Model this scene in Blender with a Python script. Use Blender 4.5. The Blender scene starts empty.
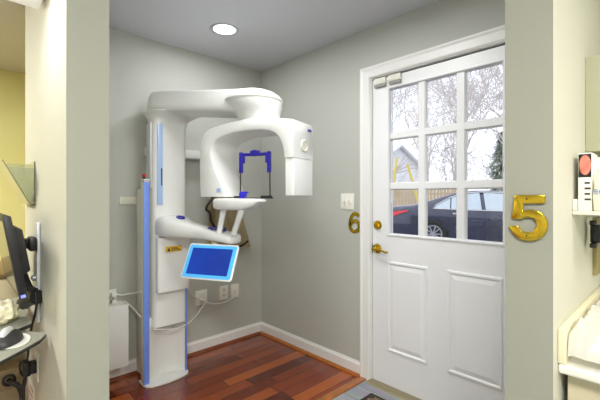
import bpy, bmesh, math, random
from mathutils import Vector, Matrix, noise
random.seed(7)
S = bpy.context.scene
COL = S.collection
V = Vector

# ------------------------------------------------------------------ camera frame
TH = math.radians(43.48)
FW = V((math.sin(TH), math.cos(TH), 0)); RT = V((math.cos(TH), -math.sin(TH), 0)); UP = V((0, 0, 1))
CAM = V((0, 0, 1.25)); FL = 367.0; HY = 196.0
def ray(px, py): return FW + RT * ((px - 300) / FL) + UP * ((HY - py) / FL)
def U(px, py, d): return CAM + ray(px, py) * d
def onX(px, py, x): r = ray(px, py); return CAM + r * (x / r.x)
def onY(px, py, y): r = ray(px, py); return CAM + r * (y / r.y)
def onZ(px, py, z): r = ray(px, py); return CAM + r * ((z - CAM.z) / r.z)

cam_d = bpy.data.cameras.new('camera'); cam = bpy.data.objects.new('camera', cam_d); COL.objects.link(cam)
cam.location = CAM; cam.rotation_euler = (math.pi / 2, 0, -TH)
cam_d.sensor_width = 36; cam_d.lens = FL / 600 * 36; cam_d.shift_y = -4.0 / 600; cam_d.clip_start = .02
S.camera = cam

# ------------------------------------------------------------------ materials
def lin(c):
    out = []
    for v in c:
        v /= 255.0
        out.append(v / 12.92 if v <= .04045 else ((v + .055) / 1.055) ** 2.4)
    return (*out, 1)
MATS = {}
def mat(name, rgb, rough=.5, metal=0, var=.03, scale=6, bump=0, bscale=200, coat=0, emit=None, estr=0, sss=0):
    if name in MATS: return MATS[name]
    m = bpy.data.materials.new(name); m.use_nodes = True; nt = m.node_tree
    b = nt.nodes['Principled BSDF']
    c = lin(rgb)
    tc = nt.nodes.new('ShaderNodeTexCoord')
    n = nt.nodes.new('ShaderNodeTexNoise'); n.inputs['Scale'].default_value = scale; n.inputs['Detail'].default_value = 4
    nt.links.new(tc.outputs['Object'], n.inputs['Vector'])
    r = nt.nodes.new('ShaderNodeValToRGB')
    r.color_ramp.elements[0].position = .3; r.color_ramp.elements[1].position = .7
    r.color_ramp.elements[0].color = tuple(max(0, x * (1 - var)) for x in c[:3]) + (1,)
    r.color_ramp.elements[1].color = tuple(min(1, x * (1 + var)) for x in c[:3]) + (1,)
    nt.links.new(n.outputs['Fac'], r.inputs['Fac']); nt.links.new(r.outputs['Color'], b.inputs['Base Color'])
    b.inputs['Roughness'].default_value = rough; b.inputs['Metallic'].default_value = metal
    b.inputs['Coat Weight'].default_value = coat
    if bump:
        n2 = nt.nodes.new('ShaderNodeTexNoise'); n2.inputs['Scale'].default_value = bscale
        nt.links.new(tc.outputs['Object'], n2.inputs['Vector'])
        bp = nt.nodes.new('ShaderNodeBump'); bp.inputs['Strength'].default_value = bump; bp.inputs['Distance'].default_value = .002
        nt.links.new(n2.outputs['Fac'], bp.inputs['Height']); nt.links.new(bp.outputs['Normal'], b.inputs['Normal'])
    if emit:
        b.inputs['Emission Color'].default_value = lin(emit); b.inputs['Emission Strength'].default_value = estr
    MATS[name] = m
    return m
def glassmat(name, tint=(255, 255, 255), gloss=.08, milky=0, milk=(235, 238, 235), rough=.02):
    m = bpy.data.materials.new(name); m.use_nodes = True; nt = m.node_tree; nt.nodes.clear()
    out = nt.nodes.new('ShaderNodeOutputMaterial')
    t = nt.nodes.new('ShaderNodeBsdfTransparent'); t.inputs['Color'].default_value = lin(tint)
    g = nt.nodes.new('ShaderNodeBsdfGlossy'); g.inputs['Roughness'].default_value = rough
    fr = nt.nodes.new('ShaderNodeFresnel'); fr.inputs['IOR'].default_value = 1.45
    mx = nt.nodes.new('ShaderNodeMath'); mx.operation = 'MULTIPLY'; mx.inputs[1].default_value = gloss / .04
    mix = nt.nodes.new('ShaderNodeMixShader')
    nt.links.new(fr.outputs[0], mx.inputs[0]); nt.links.new(mx.outputs[0], mix.inputs[0])
    nt.links.new(t.outputs[0], mix.inputs[1]); nt.links.new(g.outputs[0], mix.inputs[2])
    last = mix
    if milky:
        d = nt.nodes.new('ShaderNodeBsdfDiffuse'); d.inputs['Color'].default_value = lin(milk)
        m2 = nt.nodes.new('ShaderNodeMixShader'); m2.inputs[0].default_value = milky
        nt.links.new(mix.outputs[0], m2.inputs[1]); nt.links.new(d.outputs[0], m2.inputs[2]); last = m2
    nt.links.new(last.outputs[0], out.inputs['Surface'])
    return m

GREY = mat('grey_wall_paint', (187, 188, 180), .6, bump=.12, bscale=260, var=.012, scale=1.5)
CREAM = mat('cream_wall_paint', (206, 205, 190), .6, bump=.15, bscale=230, var=.012, scale=1.5)
END_SHADE = mat('shaded_wall_paint', (152, 152, 138), .6, bump=.12, bscale=260, var=.012, scale=1.5)  # same wall paint, darkened for the dimmer light on the partition ends
WARM_LIT = mat('warm_lit_wall_paint', (218, 214, 156), .6, bump=.1, var=.02, scale=1.5)  # cream walls of the far room, with the warm light put into the colour
CEIL = mat('ceiling_paint', (200, 200, 206), .7, bump=.1, var=.01, scale=2)
TRIM = mat('white_trim_paint', (232, 231, 228), .35, var=.01)
DOORW = mat('white_door_paint', (234, 234, 235), .35, bump=.06, bscale=90, var=.01)
WHITE = mat('white_gloss_plastic', (228, 228, 225), .28, var=.008, coat=.3)
WHITE2 = mat('warm_white_plastic', (224, 221, 208), .35, var=.01)
PLATE = mat('ivory_plastic', (236, 234, 222), .35, var=.01)
BLUE = mat('blue_plastic', (112, 144, 224), .35, var=.02)
PALEBLUE = mat('pale_blue_plastic', (168, 192, 228), .3, var=.02)
DBLUE = mat('navy_blue_plastic', (34, 28, 150), .35, var=.05)
BLACK = mat('black_plastic', (22, 21, 24), .4, var=.1)
DGREY = mat('charcoal_plastic', (48, 47, 50), .5, var=.08)
BRASS = mat('polished_brass', (222, 190, 62), .2, 1.0, var=.08, scale=30)
CHROME = mat('brushed_metal', (190, 192, 196), .28, 1.0, var=.04)
SILVER = mat('silver_painted_metal', (208, 209, 210), .35, .2, var=.03)
RED = mat('red_plastic', (190, 26, 30), .4)
TAN = mat('tan_laminate', (224, 216, 184), .5, var=.04)
CLOTHT = mat('tan_vinyl', (204, 188, 150), .6, var=.1, scale=12, bump=.2, bscale=60)
STICK = mat('yellow_sticker', (226, 184, 50), .5, var=.05)
SKYB = mat('bright_blue_bezel', (84, 180, 244), .3, var=.02, emit=(60, 165, 245), estr=.2)
SCREEN = mat('lit_blue_screen', (12, 44, 130), .12, var=.25, scale=5, emit=(12, 60, 170), estr=.38)

# ------------------------------------------------------------------ mesh helpers
WO = {}
def bmn(): return bmesh.new()
def quadbox(bm, x0, x1, y0, y1, z0, z1, mi=0):
    vs = [bm.verts.new((x, y, z)) for x in (x0, x1) for y in (y0, y1) for z in (z0, z1)]
    fs = []
    for f in ((0, 1, 3, 2), (4, 6, 7, 5), (0, 4, 5, 1), (2, 3, 7, 6), (0, 2, 6, 4), (1, 5, 7, 3)):
        fc = bm.faces.new([vs[i] for i in f]); fc.material_index = mi; fs.append(fc)
    return fs
def obox(bm, c, ex, ey, ez, mi=0):
    """oriented box: centre, three half-extent vectors"""
    c = V(c); vs = [bm.verts.new(c + a * V(ex) + b * V(ey) + d * V(ez)) for a in (-1, 1) for b in (-1, 1) for d in (-1, 1)]
    for f in ((0, 1, 3, 2), (4, 6, 7, 5), (0, 4, 5, 1), (2, 3, 7, 6), (0, 2, 6, 4), (1, 5, 7, 3)):
        bm.faces.new([vs[i] for i in f]).material_index = mi
def extrude(bm, poly, vec, mi=0):
    vec = V(vec); a = [bm.verts.new(V(p)) for p in poly]; b = [bm.verts.new(V(p) + vec) for p in poly]
    bm.faces.new(a).material_index = mi; bm.faces.new(b[::-1]).material_index = mi
    n = len(a)
    for i in range(n):
        bm.faces.new((a[i], b[i], b[(i + 1) % n], a[(i + 1) % n])).material_index = mi
def catmull(pts, k=6, closed=False):
    pts = [V(p) for p in pts]; n = len(pts); out = []
    rng = range(n) if closed else range(n - 1)
    for i in rng:
        p0 = pts[(i - 1) % n] if closed or i > 0 else pts[0]
        p1 = pts[i]; p2 = pts[(i + 1) % n]
        p3 = pts[(i + 2) % n] if closed or i + 2 < n else pts[-1]
        for j in range(k):
            t = j / k
            out.append(.5 * ((2 * p1) + (p2 - p0) * t + (2 * p0 - 5 * p1 + 4 * p2 - p3) * t * t + (3 * p1 - p0 - 3 * p2 + p3) * t ** 3))
    if not closed: out.append(pts[-1])
    return out
def tube(bm, pts, r, seg=8, closed=False, mi=0, caps=True):
    pts = [V(p) for p in pts]; n = len(pts)
    rs = r if isinstance(r, (list, tuple)) else [r] * n
    rings = []; up = None
    for i, p in enumerate(pts):
        if closed: t = pts[(i + 1) % n] - pts[i - 1]
        else: t = pts[min(i + 1, n - 1)] - pts[max(i - 1, 0)]
        if t.length < 1e-9: t = V((0, 0, 1))
        t.normalize()
        if up is None:
            up = V((0, 0, 1)) if abs(t.z) < .9 else V((1, 0, 0))
        s = t.cross(up)
        if s.length < 1e-5: s = t.cross(V((0, 1, 0)))
        s.normalize(); u = s.cross(t).normalized(); up = u
        rings.append([bm.verts.new(p + rs[i] * (math.cos(a) * s + math.sin(a) * u)) for a in (2 * math.pi * j / seg for j in range(seg))])
    for i in range(n if closed else n - 1):
        A, B = rings[i], rings[(i + 1) % n]
        for j in range(seg):
            bm.faces.new((A[j], A[(j + 1) % seg], B[(j + 1) % seg], B[j])).material_index = mi
    if caps and not closed:
        bm.faces.new(rings[0][::-1]).material_index = mi; bm.faces.new(rings[-1]).material_index = mi
def lathe(bm, prof, c, ax=(0, 0, 1), seg=32, mi=0):
    """profile of (radius, height) revolved about axis ax through c"""
    ax = V(ax).normalized(); c = V(c)
    a = ax.cross(V((0, 0, 1)) if abs(ax.z) < .9 else V((1, 0, 0))).normalized(); b = ax.cross(a)
    rings = []
    for r, h in prof:
        if r < 1e-6: rings.append([bm.verts.new(c + ax * h)])
        else: rings.append([bm.verts.new(c + ax * h + r * (math.cos(t) * a + math.sin(t) * b)) for t in (2 * math.pi * j / seg for j in range(seg))])
    for A, B in zip(rings, rings[1:]):
        if len(A) == 1 and len(B) == 1: continue
        for j in range(seg):
            k = (j + 1) % seg
            f = (A[0], B[j], B[k]) if len(A) == 1 else (A[j], B[0], A[k]) if len(B) == 1 else (A[j], B[j], B[k], A[k])
            bm.faces.new(f).material_index = mi
def loft(bm, rings, caps=True, mi=0):
    R = [[bm.verts.new(V(p)) for p in r] for r in rings]; n = len(R[0])
    for A, B in zip(R, R[1:]):
        for j in range(n):
            bm.faces.new((A[j], A[(j + 1) % n], B[(j + 1) % n], B[j])).material_index = mi
    if caps:
        bm.faces.new(R[0][::-1]).material_index = mi; bm.faces.new(R[-1]).material_index = mi
def stroke(bm, pts, w, o, ex, ey, depth, k=6, closed=False):
    """flat ribbon numeral along a curve in the (ex, ey) plane, extruded by depth"""
    P = catmull([V((a, b, 0)) for a, b in pts], k)
    L, Rr = [], []
    for i, p in enumerate(P):
        t = (P[min(i + 1, len(P) - 1)] - P[max(i - 1, 0)]).normalized(); nn = V((-t.y, t.x, 0))
        ww = w(i / (len(P) - 1)) if callable(w) else w
        L.append(p + nn * ww / 2); Rr.append(p - nn * ww / 2)
    q = lambda p: V(o) + p.x * V(ex) + p.y * V(ey)
    depth = V(depth)
    rings = [[q(a), q(b), q(b) + depth, q(a) + depth] for a, b in zip(L, Rr)]
    loft(bm, rings)
def setp(o, **kw):
    for k, v in kw.items():
        if v is not None: o[k] = v
def thing(name, loc, label, cat, group=None):
    o = bpy.data.objects.new(name, None); COL.objects.link(o); o.location = loc; o.empty_display_size = .1
    WO[o.name] = V(loc); setp(o, label=label, category=cat, group=group); return o
def obj(name, bm, mats, parent=None, bevel=0, seg=2, smooth=35, label=None, cat=None, group=None, kind=None, bang=30):
    bmesh.ops.recalc_face_normals(bm, faces=bm.faces)
    if bevel:
        bm.normal_update()
        ed = [e for e in bm.edges if len(e.link_faces) == 2 and e.calc_face_angle(0) > math.radians(bang)]
        bmesh.ops.bevel(bm, geom=ed, offset=bevel, segments=seg, profile=.5, affect='EDGES', clamp_overlap=True)
    if parent: org = WO[parent.name]
    else:
        xs = [v.co.x for v in bm.verts]; ys = [v.co.y for v in bm.verts]; zs = [v.co.z for v in bm.verts]
        org = V(((min(xs) + max(xs)) / 2, (min(ys) + max(ys)) / 2, min(zs)))
    bmesh.ops.translate(bm, verts=bm.verts, vec=-org)
    me = bpy.data.meshes.new(name); bm.to_mesh(me); bm.free()
    for m in (mats if isinstance(mats, (list, tuple)) else [mats]): me.materials.append(m)
    o = bpy.data.objects.new(name, me); COL.objects.link(o)
    if smooth:
        for p in me.polygons: p.use_smooth = True
        me.set_sharp_from_angle(angle=math.radians(smooth))
    if parent: o.parent = parent
    else: o.location = org
    WO[o.name] = org
    setp(o, label=label, category=cat, group=group, kind=kind); return o
def box(name, x0, x1, y0, y1, z0, z1, m, parent=None, bevel=0, **kw):
    bm = bmn(); quadbox(bm, x0, x1, y0, y1, z0, z1); return obj(name, bm, m, parent, bevel, **kw)
def struct(name, bm, m, **kw): return obj(name, bm, m, kind='structure', **kw)

# ------------------------------------------------------------------ setting
CH = 2.39; XR = 2.06; YB = 2.69
# hardwood
def wood_mat():
    m = bpy.data.materials.new('hardwood_planks'); m.use_nodes = True; nt = m.node_tree; N = nt.nodes; L = nt.links
    b = N['Principled BSDF']; geo = N.new('ShaderNodeNewGeometry'); sep = N.new('ShaderNodeSeparateXYZ'); L.new(geo.outputs['Position'], sep.inputs[0])
    def M(op, a, bb=None):
        n = N.new('ShaderNodeMath'); n.operation = op
        for i, v in enumerate((a, bb)):
            if v is None: continue
            if isinstance(v, (int, float)): n.inputs[i].default_value = v
            else: L.new(v, n.inputs[i])
        return n.outputs[0]
    row = M('DIVIDE', sep.outputs['Y'], .094); rf = M('FLOOR', row); rfr = M('FRACT', row)
    wn = N.new('ShaderNodeTexWhiteNoise'); wn.noise_dimensions = '1D'; L.new(rf, wn.inputs['W'])
    col = M('DIVIDE', M('ADD', sep.outputs['X'], M('MULTIPLY', wn.outputs['Value'], 3.0)), .8); cf = M('FLOOR', col); cfr = M('FRACT', col)
    cmb = N.new('ShaderNodeCombineXYZ'); L.new(rf, cmb.inputs[0]); L.new(cf, cmb.inputs[1])
    w2 = N.new('ShaderNodeTexWhiteNoise'); w2.noise_dimensions = '2D'; L.new(cmb.outputs[0], w2.inputs['Vector'])
    ramp = N.new('ShaderNodeValToRGB'); e = ramp.color_ramp.elements
    e[0].position = 0; e[0].color = lin((98, 38, 20)); e[1].position = 1; e[1].color = lin((190, 98, 42))
    for p, c in ((.3, (116, 46, 23)), (.55, (136, 56, 26)), (.85, (160, 74, 33))):
        q = e.new(p); q.color = lin(c)
    L.new(w2.outputs['Value'], ramp.inputs[0])
    mp = N.new('ShaderNodeMapping'); mp.inputs['Scale'].default_value = (3, 60, 1); L.new(geo.outputs['Position'], mp.inputs[0])
    gr = N.new('ShaderNodeTexNoise'); gr.inputs['Scale'].default_value = 1.5; gr.inputs['Detail'].default_value = 6; L.new(mp.outputs[0], gr.inputs['Vector'])
    mx = N.new('ShaderNodeMix'); mx.data_type = 'RGBA'; mx.blend_type = 'MULTIPLY'; mx.inputs['Factor'].default_value = .45
    L.new(ramp.outputs[0], mx.inputs['A']); L.new(gr.outputs['Color'], mx.inputs['B'])
    # seams
    def seam(fr, w): return M('LESS_THAN', M('MINIMUM', fr, M('SUBTRACT', 1.0, fr)), w)
    sm = M('MAXIMUM', seam(rfr, .018), seam(cfr, .0025))
    mx2 = N.new('ShaderNodeMix'); mx2.data_type = 'RGBA'; L.new(sm, mx2.inputs['Factor']); L.new(mx.outputs['Result'], mx2.inputs['A']); mx2.inputs['B'].default_value = lin((40, 16, 9))
    L.new(mx2.outputs['Result'], b.inputs['Base Color']); b.inputs['Roughness'].default_value = .22; b.inputs['Coat Weight'].default_value = .35; b.inputs['Coat Roughness'].default_value = .15
    return m
def tile_mat():
    m = bpy.data.materials.new('grey_entry_tile'); m.use_nodes = True; nt = m.node_tree; b = nt.nodes['Principled BSDF']
    geo = nt.nodes.new('ShaderNodeNewGeometry'); br = nt.nodes.new('ShaderNodeTexBrick')
    mp = nt.nodes.new('ShaderNodeMapping'); mp.inputs['Rotation'].default_value = (0, 0, math.pi / 2); nt.links.new(geo.outputs['Position'], mp.inputs[0])
    br.inputs['Scale'].default_value = 1; br.inputs['Brick Width'].default_value = .6; br.inputs['Row Height'].default_value = .15; br.inputs['Mortar Size'].default_value = .003
    br.inputs['Color1'].default_value = lin((160, 162, 166)); br.inputs['Color2'].default_value = lin((126, 132, 142)); br.inputs['Mortar'].default_value = lin((100, 100, 100))
    nt.links.new(mp.outputs[0], br.inputs['Vector'])
    mp2 = nt.nodes.new('ShaderNodeMapping'); mp2.inputs['Scale'].default_value = (30, 3, 1); nt.links.new(geo.outputs['Position'], mp2.inputs[0])
    n = nt.nodes.new('ShaderNodeTexNoise'); n.inputs['Scale'].default_value = 1.2; n.inputs['Detail'].default_value = 5; nt.links.new(mp2.outputs[0], n.inputs['Vector'])
    mx = nt.nodes.new('ShaderNodeMix'); mx.data_type = 'RGBA'; mx.blend_type = 'SOFT_LIGHT'; mx.inputs['Factor'].default_value = .7
    nt.links.new(br.outputs['Color'], mx.inputs['A']); nt.links.new(n.outputs['Color'], mx.inputs['B'])
    nt.links.new(mx.outputs['Result'], b.inputs['Base Color']); b.inputs['Roughness'].default_value = .4
    return m
WOOD = wood_mat(); TILE = tile_mat()
OAK = mat('orange_stained_wood', (168, 98, 38), .3, var=.18, scale=18, coat=.3)
OAKD = mat('red_stained_wood', (126, 62, 30), .3, var=.18, scale=18, coat=.3)
bm = bmn(); quadbox(bm, -2.3, XR + .02, 1.555, 4.4, -.06, 0); struct('floor', bm, WOOD, smooth=0)
bm = bmn(); quadbox(bm, -2.3, XR + .02, -1.9, 1.50, -.06, 0); struct('floor', bm, TILE, smooth=0)
bm = bmn(); quadbox(bm, .39, XR - .0, 1.50, 1.555, -.05, .010); struct('trim_1', bm, OAK, bevel=.004)
bm = bmn(); quadbox(bm, -2.3, .39, 1.50, 1.555, -.05, .0); struct('trim_2', bm, OAK, smooth=0)

# ceiling with a round hole for the recessed lamp
DL = onZ(224.5, 29.5, CH); DLR = .078
bm = bmn()
def ceil_rect(x0, x1, y0, y1):
    bm.faces.new([bm.verts.new((x, y, CH)) for x, y in ((x0, y0), (x1, y0), (x1, y1), (x0, y1))])
h = .15
ceil_rect(-2.3, XR, -1.9, DL.y - h); ceil_rect(-2.3, XR, DL.y + h, 4.4)
ceil_rect(-2.3, DL.x - h, DL.y - h, DL.y + h); ceil_rect(DL.x + h, XR, DL.y - h, DL.y + h)
ns = 32; ci = []; sq = []
for j in range(ns):
    a = 2 * math.pi * j / ns; c, s = math.cos(a), math.sin(a); k = h / max(abs(c), abs(s))
    ci.append(bm.verts.new((DL.x + DLR * c, DL.y + DLR * s, CH))); sq.append(bm.verts.new((DL.x + k * c, DL.y + k * s, CH)))
for j in range(ns):
    bm.faces.new((ci[j], ci[(j + 1) % ns], sq[(j + 1) % ns], sq[j]))
top = [bm.verts.new(p) for p in ((-2.45, -2.05, CH + .2), (XR + .15, -2.05, CH + .2), (XR + .15, 4.55, CH + .2), (-2.45, 4.55, CH + .2))]
bm.faces.new(top)
struct('ceiling', bm, CEIL, smooth=0)

# walls
def wallbox(name, x0, x1, y0, y1, z0, z1, mats, rule=None):
    bm = bmn(); fs = quadbox(bm, x0, x1, y0, y1, z0, z1)
    if rule:
        for f in bm.faces:
            f.normal_update(); f.material_index = rule(f)
    return struct(name, bm, mats, smooth=0)
wallbox('wall_back', .33, XR + .15, YB, YB + .10, 0, CH, [GREY])
# left partition: cream towards the hall, grey inside
bm = bmn()
fs = quadbox(bm, .263, .389, 1.355, 2.25, 0, CH)
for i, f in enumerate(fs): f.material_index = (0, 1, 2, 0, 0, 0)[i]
quadbox(bm, .332, .389, 2.2505, YB - .001, 0, CH, 0)
struct('wall_left', bm, [CREAM, GREY, END_SHADE], smooth=0)
# right partition between exam room and hall
bm = bmn(); fs = quadbox(bm, 1.246, XR - .001, .263, .389, 0, CH)
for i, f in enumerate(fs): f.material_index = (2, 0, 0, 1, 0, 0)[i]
struct('wall_partition', bm, [CREAM, GREY, END_SHADE], smooth=0)
# outer right wall with door hole
DY0, DY1, DZ = .505, 1.478, 2.055
bm = bmn()
quadbox(bm, XR, XR + .15, DY1, YB, 0, CH); quadbox(bm, XR, XR + .15, .39, DY0, 0, CH); quadbox(bm, XR, XR + .15, DY0, DY1, DZ, CH)
quadbox(bm, XR, XR + .15, -1.9, .389, 0, CH, 1)
struct('wall_right', bm, [GREY, CREAM], smooth=0)
wallbox('wall_far', -2.3, .8, 4.25, 4.40, 0, CH, [WARM_LIT])
wallbox('wall_far_side', .66, .8, YB + .101, 4.25, 0, CH, [WARM_LIT])
wallbox('wall_west', -2.45, -2.3, -1.9, 4.4, 0, CH, [CREAM])
wallbox('wall_south', -2.45, XR + .15, -2.05, -1.9, 0, CH, [CREAM])

# baseboards
def base_prof(bm, p0, p1, inward, h=.098, t=.014):
    p0 = V((*p0, 0)); p1 = V((*p1, 0)); n = V((*inward, 0))
    pr = [(0, 0), (t, 0), (t, h - .018), (t * .55, h - .008), (t * .45, h), (0, h)]
    loft(bm, [[p + n * a + UP * b for a, b in pr] for p in (p0, p1)])
bm = bmn(); base_prof(bm, (.39, YB), (XR, YB), (0, -1)); struct('baseboard_back', bm, TRIM, smooth=0)
bm = bmn(); base_prof(bm, (XR, YB - .014), (XR, 1.5475), (-1, 0)); struct('baseboard_right', bm, TRIM, smooth=0)
def shoe(bm, p0, p1, n, o=.014, r=.019):
    n = V((*n, 0)); pr = [(o, 0), (o + r, 0)] + [(o + r * math.cos(a), r * math.sin(a)) for a in (.4, .8, 1.2)] + [(o, r)]
    loft(bm, [[V((*p, 0)) + n * a + UP * b for a, b in pr] for p in (p0, p1)])
bm = bmn(); shoe(bm, (.39, YB), (XR - .033, YB), (0, -1)); struct('trim_3', bm, OAKD)
bm = bmn(); shoe(bm, (XR, YB - .014), (XR, 1.555), (-1, 0)); struct('trim_4', bm, OAK)

# ------------------------------------------------------------------ door
DX = XR + .012     # room-side face of the leaf
LY1, LY0 = 1.466, .517
bm = bmn()
cy = [1.336, 1.1335, 1.094, .8967, .856, .656]
zz = [(1.005, 1.296), (1.331, 1.622), (1.657, 1.948)]
lx0, lx1 = DX, DX + .042
quadbox(bm, lx0, lx1, 1.336, LY1, .012, 2.030); quadbox(bm, lx0, lx1, LY0, .656, .012, 2.030)
quadbox(bm, lx0, lx1, .656, 1.336, 1.948, 2.030); quadbox(bm, lx0, lx1, .656, 1.336, .012, 1.005)
obj_leaf_bm = bm
door = struct('door_1', bm, DOORW, smooth=0)
bm = bmn()
for a, b in ((1.0945, 1.133), (.8565, .8965)):
    extrude(bm, [(lx0 + .004, a, 1.006), (lx0 + .004, b, 1.006), (lx0 + .014, b + .008, 1.006), (lx0 + .03, b + .008, 1.006), (lx0 + .03, a - .008, 1.006), (lx0 + .014, a - .008, 1.006)], (0, 0, .941))
for a, b in ((1.2965, 1.3305), (1.6225, 1.6565)):
    for y0, y1 in ((1.134, 1.335), (.897, 1.094), (.657, .856)):
        extrude(bm, [(lx0 + .004, y0, a), (lx0 + .004, y0, b), (lx0 + .014, y0, b + .008), (lx0 + .03, y0, b + .008), (lx0 + .03, y0, a - .008), (lx0 + .014, y0, a - .008)], (0, y1 - y0, 0))
obj('muntins', bm, DOORW, door, smooth=0)
# raised beads round the lights and sunken lower panels
def ringbead(bm, y0, y1, z0, z1, w=.018, out=.007):
    # frame moulding with a rounded raised profile on the door face
    P = [(0, 0), (w * .25, out), (w * .7, out), (w, 0)]
    loops = []
    for d, o in P:
        loops.append([bm.verts.new((DX - o, y, z)) for y, z in ((y0 + d, z0 + d), (y1 - d, z0 + d), (y1 - d, z1 - d), (y0 + d, z1 - d))])
    for A, B in zip(loops, loops[1:]):
        for j in range(4): bm.faces.new((A[j], A[(j + 1) % 4], B[(j + 1) % 4], B[j]))
    return loops[-1]
bm = bmn(); ringbead(bm, .641, 1.351, .990, 1.963, .0165, .009); obj('glazing_bead', bm, DOORW, door, smooth=0)
for (y0, y1) in ((1.068, 1.354), (.655, .952)):
    z0, z1 = .236, .825
    bm = bmn(); ringbead(bm, y0, y1, z0, z1, .022, .008)
    d = .024; e = .05
    lo = [bm.verts.new((DX - .0005, y, z)) for y, z in ((y0 + d, z0 + d), (y1 - d, z0 + d), (y1 - d, z1 - d), (y0 + d, z1 - d))]
    hi = [bm.verts.new((DX - .007, y, z)) for y, z in ((y0 + e, z0 + e), (y1 - e, z0 + e), (y1 - e, z1 - e), (y0 + e, z1 - e))]
    for j in range(4): bm.faces.new((lo[j], lo[(j + 1) % 4], hi[(j + 1) % 4], hi[j]))
    bm.faces.new(hi)
    obj('door_panel', bm, DOORW, door, smooth=0)
GLASS = glassmat('window_glass', (250, 252, 255), .03)
bm = bmn(); quadbox(bm, DX + .021, DX + .025, .657, 1.335, 1.006, 1.947); obj('glass', bm, GLASS, door, smooth=0)
# lever, deadbolt
kc = onX(377.3, 248.5, DX)
bm = bmn(); lathe(bm, [(.0335, 0), (.0335, .004), (.028, .010), (.014, .013), (.011, .03), (.011, .05), (0, .05)], kc, (-1, 0, 0), 28)
lever = obj('lever_handle', bm, BRASS, door, label='polished brass lever handle on round rose')
bm = bmn(); lv = catmull([kc + V((-.045, .008, 0)), kc + V((-.048, -.02, .002)), kc + V((-.046, -.06, -.002)), kc + V((-.044, -.095, -.012)), kc + V((-.04, -.108, -.008))], 5)
tube(bm, lv, [.009] * 6 + [.0075] * (len(lv) - 6), 10); obj('lever', bm, BRASS, lever)
dc = onX(378, 225, DX)
bm = bmn(); lathe(bm, [(.031, 0), (.031, .006), (.026, .013), (.019, .014), (.019, .010), (0, .010)], dc, (-1, 0, 0), 28)
db = obj('deadbolt', bm, BRASS, door, label='round brass deadbolt above the lever')
bm = bmn(); obox(bm, dc + V((-.018, 0, 0)), (.008, 0, 0), V((0, .017, .010)), V((0, -.003, .005))); obj('thumb_turn', bm, BRASS, db, .002)
bm = bmn(); quadbox(bm, DX - .001, DX + .03, LY1, LY1 + .006, .86, .93); obj('latch_plate', bm, BLACK, door)
# jamb, casing, threshold
bm = bmn()
quadbox(bm, XR, XR + .15, LY1 + .004, DY1, 0, DZ); quadbox(bm, XR, XR + .15, DY0, LY0 - .003, 0, DZ); quadbox(bm, XR, XR + .15, LY0 - .003, LY1 + .004, 2.042, DZ)
quadbox(bm, XR + .06, XR + .075, LY1 - .012, LY1 + .004, 0, 2.042)
struct('trim_5', bm, TRIM, smooth=0)
bm = bmn(); quadbox(bm, XR + .03, XR + .05, LY0, LY1, 2.0305, 2.0415); obj('gapfill', bm, BLACK, door, label='black weatherstrip added to darken the gap over the door')  # added black filler keeps the gap dark and blocks daylight over the leaf
def casing(bm, pts):
    # pts: inner loop positions (y,z) with outward unit diag; profile over w
    w = .072; pr = [(0, .0), (0, .012), (.008, .018), (.05, .02), (.062, .026), (w, .026), (w, 0)]
    rings = []
    for (y, z, oy, oz) in pts:
        rings.append([(XR - o, y + oy * d, z + oz * d) for d, o in pr])
    loft(bm, rings)
bm = bmn(); casing(bm, [(1.4755, 0, 1, 0), (1.4755, 2.047, 1, 1), (.508, 2.047, -1, 1), (.508, 0, -1, 0)]); struct('trim_6', bm, TRIM, smooth=0)
bm = bmn(); extrude(bm, [(XR - .055, DY0, .0), (XR - .045, DY0, .009), (XR + .0, DY0, .011), (XR + .15, DY0, .011), (XR + .15, DY0, -.03), (XR - .055, DY0, -.03)], (0, DY1 - DY0, 0)); struct('trim_7', bm, mat('tan_threshold', (150, 138, 108), .4, .3))
# contact sensors
for (p0, p1, lab, nm) in (((374, 87), (385.3, 77.6), 'white door contact sensor box nearest the latch corner at door top', 'contact_sensor'), ((388.3, 83), (400.3, 75), 'white sensor box on door top, right of the other sensor box', 'contact_sensor')):
    a = onX(*p0, DX - .02); b = onX(*p1, DX - .02); z0 = 1.972; z1 = 2.030
    t = thing(nm, (DX, (a.y + b.y) / 2, z0), lab, 'sensor', 'door alarm sensors')
    bm = bmn(); quadbox(bm, DX - .024, DX - .0005, b.y, a.y, z0 + .018, z1); obj('housing', bm, WHITE2, t, .003)
    bm = bmn(); quadbox(bm, DX - .022, DX - .0005, b.y + .002, a.y - .002, z0, z0 + .017); obj('base', bm, mat('grey_plastic', (150, 150, 146), .5), t, .002)

# door mat
def mat_rug():
    m = bpy.data.materials.new('brown_lattice_mat'); m.use_nodes = True; nt = m.node_tree; b = nt.nodes['Principled BSDF']
    geo = nt.nodes.new('ShaderNodeNewGeometry'); mp = nt.nodes.new('ShaderNodeMapping'); mp.inputs['Rotation'].default_value = (0, 0, math.pi / 4); mp.inputs['Scale'].default_value = (1, 1, 0)
    nt.links.new(geo.outputs['Position'], mp.inputs[0]); br = nt.nodes.new('ShaderNodeTexBrick'); br.offset = 0
    br.inputs['Scale'].default_value = 1; br.inputs['Brick Width'].default_value = .045; br.inputs['Row Height'].default_value = .045; br.inputs['Mortar Size'].default_value = .006
    br.inputs['Color1'].default_value = lin((58, 46, 36)); br.inputs['Color2'].default_value = lin((70, 56, 44)); br.inputs['Mortar'].default_value = lin((140, 120, 92))
    nt.links.new(mp.outputs[0], br.inputs['Vector']); nt.links.new(br.outputs['Color'], b.inputs['Base Color']); b.inputs['Roughness'].default_value = .9
    return m
t = thing('door_mat', (1.72, .95, 0), 'dark brown doormat with a lattice pattern at the door', 'doormat')
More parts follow.
